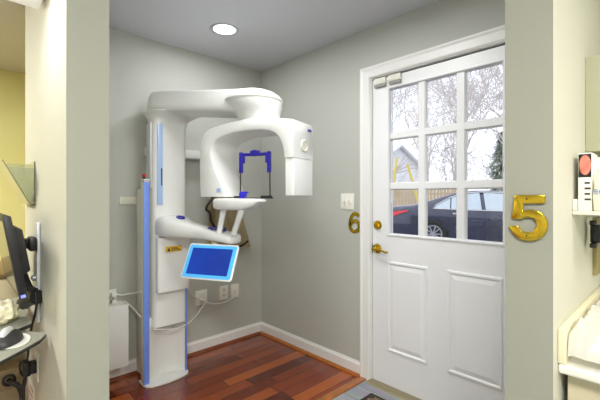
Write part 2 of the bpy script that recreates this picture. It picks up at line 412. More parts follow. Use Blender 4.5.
box('pile', 1.42, 1.895, .56, 1.345, .003, .011, mat_rug(), t, .002); box('border', 1.39, 1.925, .53, 1.375, .0005, .006, mat('brown_rubber', (44, 34, 28), .8), t, .002)

# ------------------------------------------------------------------ recessed lamp
LAMPW = mat('lamp_reflector', (240, 242, 248), .3, var=.01, emit=(225, 234, 255), estr=.55)
BULB = mat('lamp_bulb', (255, 255, 255), .3, var=0, emit=(245, 248, 255), estr=9)
t = thing('recessed_ceiling_light', (DL.x, DL.y, CH), 'round recessed ceiling light glowing above the x-ray machine', 'light')
bm = bmn(); lathe(bm, [(.0765, 0), (.0765, -.003), (.094, -.005), (.097, -.001), (.097, 0), (.0765, 0)], DL, (0, 0, 1), 40); obj('trim_ring', bm, mat('grey_trim_ring', (170, 170, 176), .4), t)
bm = bmn(); lathe(bm, [(.076, 0), (.066, .09), (.064, .12)], DL, (0, 0, 1), 40); obj('reflector', bm, LAMPW, t)
bm = bmn(); lathe(bm, [(0, .045), (.03, .05), (.05, .07), (.058, .11), (0, .115)], DL, (0, 0, 1), 32); obj('bulb', bm, BULB, t)
def area(name, loc, size, power, color, target=None, spread=180, shape='DISK', sy=None):
    l = bpy.data.lights.new(name, 'AREA'); l.shape = shape; l.size = size
    if sy: l.size_y = sy
    l.energy = power; l.color = color; l.spread = math.radians(spread)
    o = bpy.data.objects.new(name, l); COL.objects.link(o); o.location = loc
    if target: o.rotation_euler = (V(target) - V(loc)).to_track_quat('-Z', 'Y').to_euler()
    return o
area('recessed_lamp', (DL.x, DL.y, CH - .008), .14, 4.5, (.96, .98, 1))
# unseen ceiling panels, added as fill light to brighten the rooms
def fill_panel(name, x, y, sx, sy, power, color, lab):
    t = thing(name, (x, y, CH - .05), lab, 'light', 'added fill panels')
    box('frame', x - sx / 2 - .03, x + sx / 2 + .03, y - sy / 2 - .03, y + sy / 2 + .03, CH - .035, CH - .0005, WHITE2, t, .004)
    box('diffuser', x - sx / 2, x + sx / 2, y - sy / 2, y + sy / 2, CH - .045, CH - .0352, mat('opal_diffuser', (250, 248, 240), .4, var=0, emit=(250, 250, 246), estr=2.0), t, .004)
    area(name + '_lamp', (x, y, CH - .05), sx, power, color, shape='RECTANGLE', sy=sy)
fill_panel('added_fill_panel', -.35, -.55, .6, 1.2, 78, (.99, .99, .97), 'added unseen fill light panel in the hall')
fill_panel('added_fill_panel', 1.10, 1.24, .42, .42, 13, (.98, .99, 1), 'added unseen fill light panel inside the x-ray room near the door')
fill_panel('added_fill_panel', 1.25, -1.0, .6, .6, 20, (1, .97, .90), 'added unseen fill light panel over the counter')
fill_panel('added_fill_panel', -1.0, 3.0, .6, .6, 62, (1, .98, .88), 'added unseen fill light panel in the far room')

# suspended strip light beside the left wall
t = thing('hanging_strip_light', (.0, 1.45, 1.99), 'white strip light hanging by the left wall near the ceiling', 'light')
box('housing', -.30, .255, 1.12, 1.78, 2.012, 2.07, WHITE2, t, .004); 
box('diffuser', -.295, .25, 1.125, 1.775, 1.992, 2.011, mat('strip_diffuser', (240, 240, 236), .4, var=.01, emit=(240, 242, 250), estr=.25), t, .003)
for x in (-.2, .17):
    bm = bmn(); tube(bm, [(x, 1.45, 2.068), (x, 1.45, CH)], .006, 8); obj('hanger', bm, CHROME, t)
box('tube_lamp', .18, .248, 1.2, 1.7, 2.0705, 2.10, mat('tube_glow', (250, 250, 255), .4, var=0, emit=(235, 240, 255), estr=4), t, .006)
area('strip_lamp', (.19, 1.50, 1.985), .07, 3, (.92, .95, 1), target=(.262, 1.5, 1.5), shape='RECTANGLE', sy=.45)

# ------------------------------------------------------------------ panoramic x-ray machine
xr = thing('panoramic_xray_machine', (1.07, 2.52, 0), 'tall white panoramic dental x-ray machine standing against the back wall', 'x-ray machine')
P = lambda n, bm, m, **k: obj(n, bm, m, k.pop('parent', xr), **k)
# base plate
bm = bmn()
lens = [(.906, 2.53), (.906, 2.45), (.914, 2.420), (.94, 2.395), (.99, 2.384), (1.06, 2.378), (1.12, 2.382), (1.17, 2.394), (1.205, 2.412), (1.218, 2.44), (1.22, 2.56)]
extrude(bm, [(x, y, 0.0005) for x, y in lens], (0, 0, .014)); P('base_plate', bm, WHITE, bevel=.003)
# rear spine + concave channel
bm = bmn(); quadbox(bm, .942, 1.19, 2.532, YB - .016, .016, 1.30); P('rear_spine', bm, WHITE2, bevel=.01)
bm = bmn(); arc = []
for i in range(13):
    u = -1 + i / 6; arc.append((1.07 + u * .127, 2.45 + .055 * (1 - u * u)))
extrude(bm, [(x, y, .0155) for x, y in arc] + [(1.197, 2.531, .0155), (.943, 2.531, .0155)], (0, 0, .42)); P('lower_channel', bm, WHITE)
# side rails with blue front strips
bm = bmn(); quadbox(bm, .909, .946, 2.440, 2.500, .0155, 1.350); lr = P('side_rail', bm, WHITE2, bevel=.006)
bm = bmn(); quadbox(bm, .904, .943, 2.431, 2.4395, .0155, 1.343); P('rail_strip', bm, BLUE, bevel=.003, parent=lr, label='long blue strip down the left rail')
bm = bmn(); quadbox(bm, .906, .947, 2.432, 2.502, 1.3505, 1.362); P('rail_cap', bm, WHITE, bevel=.004, parent=lr)
bm = bmn(); bp = V((.918, 2.46, 1.3625)); lathe(bm, [(.008, 0), (.008, .014), (.013, .015), (.013, .027), (.009, .032), (0, .032)], bp, (0, 0, 1), 18)
for f in bm.faces: f.material_index = 1 if f.calc_center_median().z > 1.376 else 0
P('stop_button', bm, [BLACK, RED], label='red emergency stop button', parent=lr)
bm = bmn(); quadbox(bm, 1.1975, 1.213, 2.452, 2.531, .0155, .95); rr = P('side_rail', bm, WHITE2, bevel=.004)
bm = bmn(); quadbox(bm, 1.1985, 1.2125, 2.443, 2.4515, .0155, .94); P('rail_strip', bm, BLUE, bevel=.002, parent=rr, label='narrow blue strip on the right rail')
# sliding column
def rrect(x0, x1, y0, y1, r, z, bulge=0, n=5):
    pts = []
    for cx, cy_, a0 in ((x1 - r, y1 - r, 0), (x0 + r, y1 - r, 90), (x0 + r, y0 + r, 180), (x1 - r, y0 + r, 270)):
        for i in range(n):
            a = math.radians(a0 + 90 * i / (n - 1)); pts.append([cx + r * math.cos(a), cy_ + r * math.sin(a), z])
    for p in pts:
        if p[1] < (y0 + y1) / 2:
            u = (p[0] - (x0 + x1) / 2) / ((x1 - x0) / 2); p[1] -= bulge * (1 - u * u)
    return [V(p) for p in pts]
bm = bmn(); loft(bm, [rrect(.968, 1.204, 2.432, 2.53, .03, z, .012) for z in (.372, 1.0, 1.70)] + [rrect(.966, 1.208, 2.428, 2.535, .032, 1.735, .014), rrect(.956, 1.226, 2.412, 2.55, .05, 1.772, .018), rrect(.944, 1.252, 2.385, 2.57, .06, 1.790, .02), rrect(.936, 1.285, 2.352, 2.585, .075, 1.810, .02), rrect(.938, 1.283, 2.356, 2.58, .075, 1.816, .02)])
col = P('sliding_column', bm, WHITE, label='tall white sliding column')
bm = bmn(); quadbox(bm, .9575, .9675, 2.455, 2.528, 1.30, 1.742); P('column_edge', bm, SILVER, bevel=.004, parent=col)
bm = bmn(); quadbox(bm, .990, 1.027, 2.4185, 2.429, 1.19, 1.735); st = P('column_strip', bm, PALEBLUE, bevel=.002, parent=col, label='pale blue vertical strip on column')
bm = bmn(); quadbox(bm, 1.014, 1.022, 2.4165, 2.4195, 1.32, 1.435); P('scale_slot', bm, DGREY, parent=col)
# carriage cover under the arm
bm = bmn(); loft(bm, [rrect(.978, 1.206, 2.385, 2.43, .015, z, .012) for z in (.612, .618, .965, .972)]); cc = P('carriage_cover', bm, WHITE, label='white front cover with yellow sticker')
s0 = onY(165.5, 250, 2.3805); s1 = onY(181.5, 246.5, 2.3805)
bm = bmn(); quadbox(bm, s0.x, s1.x, 2.3710, 2.3765, .877, .913); sk = P('warning_sticker', bm, STICK, parent=cc, label='yellow warning sticker')
bm = bmn(); extrude(bm, [(s0.x + .008, 2.3695, .882), (s0.x + .03, 2.3695, .882), (s0.x + .019, 2.3695, .908)], (0, .0012, 0))
for i in range(3): quadbox(bm, s0.x + .036, s1.x - .008 - .012 * i, 2.3695, 2.3707, .884 + .008 * i, .888 + .008 * i)
P('sticker_print', bm, mat('dark_print', (60, 45, 20), .6), parent=cc)
# collar + support arm
def ovalring(c, side, up, hw, hh, n=20, p=3.0):
    out = []
    for i in range(n):
        a = 2 * math.pi * i / n; ca, sa = math.cos(a), math.sin(a)
        out.append(V(c) + V(side) * hw * math.copysign(abs(ca) ** (2 / p), ca) + V(up) * hh * math.copysign(abs(sa) ** (2 / p), sa))
    return out
bm = bmn()
pth = catmull([V((1.088, 2.43, 1.045)), V((1.092, 2.36, 1.045)), V((1.115, 2.27, 1.032)), V((1.165, 2.15, 1.018)), V((1.215, 2.02, 1.003)), V((1.255, 1.94, .988)), V((1.275, 1.90, .980))], 4)
hw_c = [(.0, .112, .075), (.17, .112, .074), (.33, .09, .058), (.5, .068, .042), (.7, .08, .032), (.9, .072, .03), (1, .035, .018)]
def interp(tab, t):
    for A, B in zip(tab, tab[1:]):
        if A[0] <= t <= B[0]:
            f = (t - A[0]) / (B[0] - A[0]); return [A[k] + f * (B[k] - A[k]) for k in range(1, len(A))]
    return list(tab[-1][1:])
rings = []
for i, p in enumerate(pth):
    t_ = (pth[min(i + 1, len(pth) - 1)] - pth[max(i - 1, 0)]); t_.z = 0; t_.normalize()
    w_, h_ = interp(hw_c, i / (len(pth) - 1)); rings.append(ovalring(p, t_.cross(UP), UP, w_, h_, p=3.6))
loft(bm, rings); sarm = P('support_arm', bm, WHITE, smooth=50, label='white patient support arm')
def icon(bm, c, ex, ey, n):
    for k in range(n):
        a = 2 * math.pi * k / n; obox(bm, V(c) + V(ex) * math.cos(a) + V(ey) * math.sin(a), V(ex) * .28, V(ey) * .28, (0, 0, .0012))
bm = bmn(); pc = V((1.208, 2.025, 1.0435)); dr = V((.05, -.13, -.022)).normalized(); sd_ = dr.cross(UP).normalized()
icon(bm, pc, sd_ * .040, dr * .05, 9); obox(bm, pc, sd_ * .012, dr * .012, (0, 0, .0018)); P('key_pad', bm, DBLUE, parent=sarm, label='blue membrane keys on the arm', kind='stuff')
bm = bmn(); en = V((0, -.34, .94)).normalized(); pc = V((1.102, 2.312, 1.1095)); lathe(bm, [(.016, -.006), (.028, -.006), (.028, .0015), (.016, .0015), (.016, -.006)], pc, en, 24); obox(bm, pc + en * .001, (.012, 0, 0), V((0, .94, .34)) * .005, en * .001); P('emblem', bm, DBLUE, parent=sarm, label='round blue emblem on the arm collar')
# chin table on two struts
for a, b in (((219.2, 231.5, 2.24), (223.8, 208, 2.235)), ((234, 233, 2.19), (241.5, 210, 2.13))):
    bm = bmn(); p0 = U(*a); p1 = U(*b); tube(bm, [p0 - UP * .01, p0, (p0 + p1) / 2, p1, p1 + UP * .012], [.02, .017, .0165, .019, .023], 14); P('strut', bm, WHITE)
bm = bmn(); A = U(217, 198, 2.26); B = U(263, 198, 2.08); ax = (B - A); ax.z = 0; ln = ax.length; ax.normalize(); sd = ax.cross(UP)
rings = []
for f, w_, zt, zb in ((0, .03, 1.222, 1.185), (.03, .048, 1.234, 1.172), (.10, .058, 1.238, 1.166), (.4, .062, 1.238, 1.165), (.7, .06, 1.237, 1.168), (.88, .052, 1.236, 1.19), (.97, .042, 1.233, 1.212), (1, .03, 1.229, 1.218)):
    c = A + ax * ln * f; c.z = (zt + zb) / 2; rings.append(ovalring(c, sd, UP, w_, (zt - zb) / 2, p=4))
loft(bm, rings); ct = P('chin_table', bm, WHITE, smooth=50, label='white chin rest table')
# temple support (blue U), rods, bite block
TC = U(255, 198, 2.17); TC.z = 0
e = (RT * .94 - FW * .34); g = e.cross(UP)
bm = bmn(); hwid = .092
obox(bm, TC + UP * 1.496, e * hwid, g * .008, UP * .009); obox(bm, TC + UP * 1.506, e * .03, g * .01, UP * .012)
obox(bm, TC + UP * 1.504, e * .012, g * .012, UP * .018)
for s_ in (-1, 1):
    obox(bm, TC + e * s_ * hwid + UP * 1.449, e * .011, g * .009, UP * .062)
    obox(bm, TC + e * s_ * (hwid - .017) + UP * 1.469, e * .007, g * .007, UP * .024)
tb = P('temple_support', bm, DBLUE, bevel=.003, label='dark blue temple clamp')
for s_ in (-1, 1):
    bm = bmn(); tube(bm, [TC + e * s_ * (hwid + .004) + UP * 1.40, TC + e * s_ * (hwid + .006) + UP * 1.24], .004, 8); P('clamp_rod', bm, mat('dark_bronze', (70, 56, 44), .4, .6), parent=tb)
bm = bmn(); obox(bm, TC + e * -.105 + UP * 1.243, e * .03, g * .012, UP * .007); obox(bm, TC + e * .075 + UP * 1.244, e * .032, g * .014, UP * .009); obox(bm, TC + UP * 1.238, e * .12, g * .006, UP * .003)
P('clamp_base', bm, BLACK, bevel=.002)
bm = bmn(); bc = U(243, 195, 2.13); obox(bm, bc, e * .02, g * .012, UP * .012); obox(bm, bc + UP * .015 + e * .008, e * .026, g * .008, (UP + e * .4) * .005); obox(bm, bc - e * .006 - UP * .008, e * .011, g * .011, UP * .012)
P('bite_block', bm, mat('bright_blue_plastic', (46, 44, 200), .35), bevel=.003, label='bright blue bite block')
# overhead arm
C0 = V((1.085, 2.487, 0)); O = V((1.343, 1.825, 0)); dv = (O - C0); L_ = dv.length; dv.normalize(); sv = dv.cross(UP)
def arm_outline(r0, r1, sh=0):
    pts = []
    for i in range(15):
        a = math.pi / 2 + math.pi * i / 14; pts.append(C0 + dv * (math.cos(a) * r0) + sv * (math.sin(a) * r0))
    for i in range(15):
        a = -math.pi / 2 + math.pi * i / 14; pts.append(O + dv * (math.cos(a) * r1) + sv * (math.sin(a) * r1))
    return pts
def arm_z(pts, z0, z1): return [V((p.x, p.y, z0 + (z1 - z0) * max(0, min(1, (p - C0).dot(dv) / L_)))) for p in pts]
bm = bmn(); loft(bm, [rrect(.950, 1.270, 2.368, 2.575, .07, z, .02) for z in (1.8165, 1.8222)]); P('arm_seam', bm, mat('grey_plastic', (150, 150, 146), .5), label='grey seam between column head and overhead arm')
bm = bmn(); r0, r1 = .130, .122
loft(bm, [arm_z(arm_outline(r0 - .02, r1 - .05), 1.8225, 1.738), arm_z(arm_outline(r0 - .004, r1 - .02), 1.824, 1.748), arm_z(arm_outline(r0, r1 - .004), 1.832, 1.768), arm_z(arm_outline(r0 - .002, r1), 1.86, 1.80), arm_z(arm_outline(r0 - .012, r1 - .008), 1.925, 1.862), arm_z(arm_outline(r0 - .026, r1 - .026), 1.950, 1.882), arm_z(arm_outline(r0 - .055, r1 - .055), 1.958, 1.888)])
P('overhead_arm', bm, WHITE, smooth=40)
bm = bmn(); lathe(bm, [(0, 1.897), (.05, 1.895), (.095, 1.886), (.13, 1.872), (.158, 1.853), (.174, 1.834), (.177, 1.826), (.175, 1.820), (.170, 1.820), (.169, 1.812), (.160, 1.785), (.144, 1.758), (.130, 1.735), (.124, 1.698), (0, 1.698)], O, (0, 0, 1), 48)
for v in bm.verts:
    if v.co.z < 1.82: v.co += RT * .04 * (1.82 - v.co.z) / .12
P('rotation_hub', bm, WHITE, smooth=30)
# rotating c-arm: an inverted U extruded across its width
PH = math.radians(30); s_v = RT * math.cos(PH) - FW * math.sin(PH); n_v = -(RT * math.sin(PH) + FW * math.cos(PH))
def K(s, n, z): return O + s_v * s + n_v * n + UP * z
outer = [(-.325, 1.245), (-.333, 1.33), (-.336, 1.45), (-.335, 1.56), (-.328, 1.61), (-.305, 1.645), (-.26, 1.668), (-.18, 1.684), (-.09, 1.695), (0, 1.70), (.09, 1.698), (.17, 1.69), (.24, 1.682), (.30, 1.675), (.330, 1.670), (.340, 1.658), (.341, 1.6), (.341, 1.53), (.340, 1.462)]
inner = [(-.12, 1.245), (-.145, 1.305), (-.196, 1.395), (-.236, 1.485), (-.240, 1.535), (-.228, 1.565), (-.20, 1.595), (-.15, 1.614), (-.08, 1.626), (0, 1.631), (.08, 1.630), (.14, 1.626), (.19, 1.616), (.225, 1.60), (.25, 1.575), (.265, 1.545), (.272, 1.52), (.276, 1.49), (.278, 1.462)]
bm = bmn(); rings = []
for i, (o_, n_) in enumerate(zip(outer, inner)):
    f = i / (len(outer) - 1); nn = .128 - .028 * f; nf = -.07 - .065 * min(1, f / .3)
    b_ = .012
    d_ = V((o_[0] - n_[0], o_[1] - n_[1], 0)); dl = d_.length; d_.normalize()
    q = lambda t__: (n_[0] + d_.x * t__, n_[1] + d_.y * t__)
    loop = [(q(0), nn - b_), (q(b_ * .3), nn - b_ * .3), (q(b_), nn), (q(dl - b_), nn), (q(dl - b_ * .3), nn - b_ * .3), (q(dl), nn - b_), (q(dl), nf + b_), (q(dl - b_), nf), (q(b_), nf), (q(0), nf + b_)]
    rings.append([K(a[0], w, a[1]) for a, w in loop])
loft(bm, rings); ca = P('c_arm', bm, WHITE, smooth=40, label='white curved rotating arm')
bm = bmn(); loft(bm, [[K(a, w, z) for a, w in ((.2785, -.12), (.2785, .082), (.286, .094), (.330, .095), (.3405, .086), (.3405, -.122), (.330, -.130), (.286, -.130))] for z in (1.252, 1.258, 1.4605)]); th = P('tube_head', bm, WHITE, smooth=40, bevel=.003, label='box-like x-ray tube head')
bm = bmn(); lathe(bm, [(.034, 0), (.034, .005), (.029, .008), (.029, .003), (0, .003)], K(.3412, -.015, 1.535), s_v, 28); P('hand_dial', bm, WHITE2, parent=ca)
bm = bmn()
for i in range(5): obox(bm, K(.3418, -.065 - .009 * i, 1.632), s_v * .001, n_v * .003, UP * (.006 if i % 2 else .008))
P('maker_mark', bm, DBLUE, parent=ca)
bm = bmn(); obox(bm, K(-.17, .1285, 1.285), s_v * .016, n_v * .0015, UP * .011); P('light_window', bm, PALEBLUE, parent=ca, label='pale blue light window on the sensor')
# touch screen
PS = math.radians(18.5); tl = math.radians(28)
h_ = RT * math.cos(PS) - FW * math.sin(PS); m_ = RT * math.sin(PS) + FW * math.cos(PS); v_ = UP * math.cos(tl) + m_ * math.sin(tl); nrm = -(m_ * math.cos(tl)) + UP * math.sin(tl)
SC = U(209.6, 261.6, 2.16)
def slab(c, hw, hh, r, n=5):
    out = []
    for sx, sy, a0 in ((1, 1, 0), (-1, 1, 90), (-1, -1, 180), (1, -1, 270)):
        for i in range(n):
            a = math.radians(a0 + 90 * i / (n - 1)); out.append(c + h_ * (sx * (hw - r) + r * math.cos(a)) + v_ * (sy * (hh - r) + r * math.sin(a)))
    return out
bm = bmn(); loft(bm, [slab(SC - nrm * .022, .145, .09, .015), slab(SC - nrm * .014, .166, .106, .016), slab(SC - nrm * .002, .169, .109, .016), slab(SC, .166, .106, .014)]); ts = P('touch_screen', bm, WHITE, smooth=40, label='tilted touch screen in a blue frame')
bm = bmn(); loft(bm, [slab(SC + nrm * .0003, .160, .100, .012), slab(SC + nrm * .002, .1585, .0985, .011)]); P('screen_frame', bm, SKYB, parent=ts, label='bright blue screen frame')
bm = bmn(); loft(bm, [slab(SC + nrm * .0022, .136, .081, .003), slab(SC + nrm * .003, .136, .080, .003)]); P('screen', bm, SCREEN, parent=ts, label='dark blue lit screen')
bm = bmn(); obox(bm, SC - nrm * .035 + v_ * .06, h_ * .03, v_ * .03, nrm * .014); p0 = SC - nrm * .04 + v_ * .07; tube(bm, [p0, p0 - nrm * .02 + UP * .02, V((1.20, 2.06, .985))], .02, 10); P('screen_bracket', bm, WHITE2, parent=ts)
# wall bracket + rail behind the machine
b0 = onY(119, 197, YB).x
bm = bmn(); quadbox(bm, b0, 1.03, YB - .014, YB - .0005, 1.192, 1.245)
for x_ in (b0 + .022, b0 + .105): lathe(bm, [(.008, 0), (.008, .004), (0, .006)], (x_, YB - .014, 1.2185), (0, -1, 0), 12)
P('wall_bracket', bm, WHITE2)
bm = bmn(); quadbox(bm, 1.0, 1.55, 2.60, YB - .0005, 1.535, 1.60); P('wall_rail', bm, WHITE, bevel=.008)
bm = bmn(); quadbox(bm, 1.02, 1.15, 2.546, YB - .0005, 1.50, 1.72); P('column_anchor', bm, WHITE2, bevel=.006)
bm = bmn(); lathe(bm, [(.006, 0), (.006, .01), (0, .012)], (1.10, 2.4205, .366), (0, -1, 0), 12); quadbox(bm, .985, 1.195, 2.419, 2.4315, .366, .3715); P('cover_edge', bm, mat('grey_plastic', (150, 150, 146), .5))

# ------------------------------------------------------------------ back wall fittings
def plate(name, px0, px1, py0, py1, lab, cat, grp, parts, yw=YB):
    a = onY(px0, py1, yw - .004); b = onY(px1, py0, yw - .004)
    zc = onY((px0 + px1) / 2, (py0 + py1) / 2, yw - .004).z; hh = .058 * (1 if py1 - py0 > 12 else .98)
    t = thing(name, ((a.x + b.x) / 2, yw, zc - hh), lab, cat, grp)
    bm = bmn(); quadbox(bm, a.x, b.x, yw - .006, yw - .0005, zc - hh, zc + hh); obj('cover_plate', bm, PLATE, t, .002)
    return t, (a.x + b.x) / 2, zc
t, x_, z_ = plate('wall_outlet', 195.5, 207, 290, 305, 'ivory wall outlet with plug, leftmost right of the machine column', 'outlet', 'back wall outlets', 1)
for dz in (.022, -.024):
    box('socket', x_ - .017, x_ + .017, YB - .0085, YB - .0055, z_ + dz - .014, z_ + dz + .014, WHITE, t, .004)
box('plug', x_ - .016, x_ + .016, YB - .045, YB - .0085, z_ - .04, z_ - .01, WHITE, t, .006)
t, x_, z_ = plate('wall_outlet', 219.5, 228, 286, 299, 'ivory wall outlet, middle of three right of the machine', 'outlet', 'back wall outlets', 1)
for dz in (.022, -.022): box('socket', x_ - .017, x_ + .017, YB - .0085, YB - .0055, z_ + dz - .014, z_ + dz + .014, WHITE2, t, .004)
for dz in (.022, -.022):
    for dx in (-.007, .007): box('slot', x_ + dx - .0015, x_ + dx + .0015, YB - .0089, YB - .0084, z_ + dz - .003, z_ + dz + .008, BLACK, t)
MO = (x_, z_)
t, x_, z_ = plate('wall_outlet', 231, 238.8, 284, 297.5, 'ivory phone jack plate, rightmost of three near the corner', 'outlet', 'back wall outlets', 1)
box('jack', x_ - .008, x_ + .008, YB - .010, YB - .0055, z_ - .01, z_ + .01, WHITE, t, .002)
J3 = V((x_, YB - .012, z_))
# left outlet with plugs above white box
oc = onY(110.5, 298, YB)
t = thing('wall_outlet', (oc.x, YB, oc.z - .058), 'white wall outlet full of plugs above the white wall box', 'outlet', 'back wall outlets')
box('cover_plate', oc.x - .036, oc.x + .036, YB - .006, YB - .0005, oc.z - .058, oc.z + .058, PLATE, t, .002)
for dz in (.026, -.024): box('plug', oc.x - .005, oc.x + .027, YB - .05, YB - .0065, oc.z + dz - .016, oc.z + dz + .016, WHITE, t, .006)
box('adapter_back', oc.x - .04, oc.x - .022, YB - .06, YB - .0065, oc.z - .05, oc.z + .03, mat('dark_grey_plastic', (80, 80, 86), .5), t, .003)
# white wall box
bx1 = onY(128, 306, 2.55)
t = thing('wall_enclosure', (.68, 2.62, .13), 'plain white metal box on the wall left of the machine', 'wall box')
box('body', .40, bx1.x, 2.56, YB - .0005, .130, .530, WHITE2, t, .006); box('front_cover', .398, bx1.x + .003, 2.545, 2.5595, .127, .533, WHITE, t, .004)
# cables
CABLE = mat('grey_white_cable', (214, 212, 206), .4)
def cable(name, pts, r, m, lab, k=8, cat='cable', grp=None):
    bm = bmn(); tube(bm, catmull(pts, k), r, 8); o = obj(name, bm, m, None, smooth=60); setp(o, label=lab, category=cat, group=grp); return o
p0 = V((oc.x + .028, YB - .035, oc.z + .026)); p1 = V((oc.x + .028, YB - .035, oc.z - .024))
cable('power_cable', [p0, p0 + V((.04, -.01, -.012)), onY(127, 294, 2.62), onY(134, 293.2, 2.58), V((.908, 2.48, onY(139.5, 291.5, 2.50).z))], .006, CABLE, 'white power cable, upper of two from left outlet to machine', grp='machine power cables')
cable('power_cable', [p1, p1 + V((.03, -.01, -.005)), onY(125, 302, 2.62), onY(133, 308, 2.58), V((.908, 2.49, onY(139.5, 316, 2.52).z))], .006, CABLE, 'white power cable, lower of two drooping from left outlet to machine', grp='machine power cables')
cable('signal_cable', [J3, J3 + V((-.02, -.03, -.03)), onY(228, 301, 2.64), onY(215, 304, 2.62), onY(203, 301, 2.60), onY(194, 296, 2.58), onY(188, 288, 2.55), V((1.214, 2.53, .70))], .005, CABLE, 'thin white cable from rightmost wall jack to the column')
plug = onY(201.5, 301, YB - .05)
cable('looped_cable', [plug, plug + V((.01, -.03, -.02)), onY(201, 309, 2.60), onY(194, 318, 2.55), onY(187, 324, 2.46), onY(178, 328.5, 2.40), onY(167, 329.5, 2.395), onY(156, 329.5, 2.41), V((.963, 2.42, .372))], .005, CABLE, 'white cable looping from left plug across the column front')

# lead apron hanging behind the machine
t = thing('lead_apron', (1.70, 2.66, .80), 'tan lead apron hanging on back wall behind the chin rest', 'lead apron')
def apron(px_l, px_r, py_t, py_b, name, mtl, y0, amp, ph):
    bm = bmn(); nx, nz = 28, 22; grid = []
    for k in range(nz + 1):
        fz = k / nz; row = []
        for i in range(nx + 1):
            fx = i / nx
            L0 = px_l[0] + (px_l[1] - px_l[0]) * fz; R0 = px_r[0] + (px_r[1] - px_r[0]) * fz ** .7
            px = L0 + (R0 - L0) * fx; py = py_t + (py_b - py_t) * fz + 4 * fz * math.sin(fx * 5 + ph)
            p = onY(px, py, YB); p.y = y0 - amp * (.5 + .5 * math.sin(fx * 14 + fz * 2 + ph)) * (.4 + fz)
            row.append(bm.verts.new(p))
        grid.append(row)
    F = []
    for k in range(nz):
        for i in range(nx): F.append(bm.faces.new((grid[k][i], grid[k][i + 1], grid[k + 1][i + 1], grid[k + 1][i])))
    bmesh.ops.solidify(bm, geom=F, thickness=-.006)
    return obj(name, bm, mtl, t, smooth=70)
apron((208, 203), (224, 249), 182, 250, 'apron_sheet', CLOTHT, YB - .018, .035, .4)
apron((213, 209), (219, 224), 180, 232, 'collar_flap', CLOTHT, YB - .062, .02, 1.4)
bm = bmn(); tube(bm, catmull([onY(214, 192, 2.62), onY(211, 200, 2.60), onY(207, 206, 2.59), onY(206.5, 210, 2.59), onY(209, 211.5, 2.59), onY(210.5, 215, 2.59), onY(211, 221, 2.59), onY(216, 228, 2.59), onY(224, 232, 2.60), onY(225, 228, 2.6)], 6), .009, 8); obj('strap', bm, BLACK, t, smooth=60, label='black apron strap')
bm = bmn(); tube(bm, catmull([onY(238, 247, 2.63), onY(243, 245, 2.62), onY(248, 241, 2.63)], 5), .008, 8); obj('strap', bm, BLACK, t, smooth=60, label='black apron strap')
bm = bmn(); hk = onY(216, 176, YB); tube(bm, [hk + V((0, -.0005, .03)), hk + V((0, -.02, .03)), hk + V((0, -.06, .01)), hk + V((0, -.07, .03))], .006, 8); obj('wall_hook', bm, CHROME, t)

# ------------------------------------------------------------------ right (door) wall fittings
sw0 = onX(341, 210, XR - .004); sw1 = onX(354, 193, XR - .004); zc = onX(347.5, 201.5, XR).z
t = thing('light_switch', (XR, (sw0.y + sw1.y) / 2, zc - .058), 'ivory double light switch on wall left of the white door', 'light switch')
box('cover_plate', XR - .006, XR - .0005, sw1.y, sw0.y, zc - .058, zc + .058, PLATE, t, .002); ym = (sw0.y + sw1.y) / 2
for dy in (.023, -.023):
    bm = bmn(); obox(bm, (XR - .010, ym + dy, zc), V((-.007, 0, .003)), (0, .005, 0), V((.002, 0, .011))); obj('toggle', bm, WHITE2, t, .002)
for dy in (.023, -.023):
    for dz in (.03, -.03):
        bm = bmn(); lathe(bm, [(.003, 0), (.003, .001), (0, .0015)], (XR - .006, ym + dy, zc + dz), (-1, 0, 0), 10); obj('screw', bm, CHROME, t)
# brass 6
c6 = onX(354.6, 223, XR - .004)
bm = bmn()
six = [(.036, .048), (.014, .066), (-.012, .060), (-.034, .030), (-.043, -.012), (-.032, -.046), (-.002, -.060), (.030, -.046), (.040, -.016), (.026, .010), (-.002, .016), (-.026, .002), (-.036, -.020)]
stroke(bm, six, lambda u: .026, V((XR + .001, c6.y, c6.z)), (0, -1, 0), (0, 0, 1), (-.007, 0, 0), 6)
o = obj('house_number', bm, BRASS, None, .0025, label='small polished brass numeral 6 on wall left of white door', cat='number', bang=50)
# brass 5 on the partition end
bm = bmn(); X5 = 1.246
pts5 = [(88, 85), (262, 85), (262, 135), (140, 135), (136, 176), (160, 169), (188, 168), (215, 173), (240, 186), (262, 207), (275, 235), (278, 262), (272, 292), (258, 315), (238, 333), (210, 344), (180, 348), (148, 346), (120, 338), (96, 323), (78, 304), (64, 282), (55, 260), (108, 260), (117, 276), (130, 289), (150, 297), (172, 297), (192, 289), (207, 275), (213, 256), (210, 237), (198, 223), (180, 215), (160, 213), (142, 217), (128, 226), (70, 219)]
poly = [onX(500 + a / 5.714, 180 + b / 5.714, X5 + .001) for a, b in pts5]
extrude(bm, poly, (-.012, 0, 0))
o5 = obj('house_number', bm, BRASS, None, .0035, label='large polished brass numeral 5 on the end of the partition', cat='number', bang=40, seg=2)
for a, b in ((152, 108), (152, 318)):
    bm = bmn(); p = onX(500 + a / 5.714, 180 + b / 5.714, X5 - .0115); lathe(bm, [(.0022, 0), (.0022, .0008), (0, .001)], p, (-1, 0, 0), 10); obj('screw', bm, mat('dark_bronze', (70, 56, 44), .4, .6), o5)

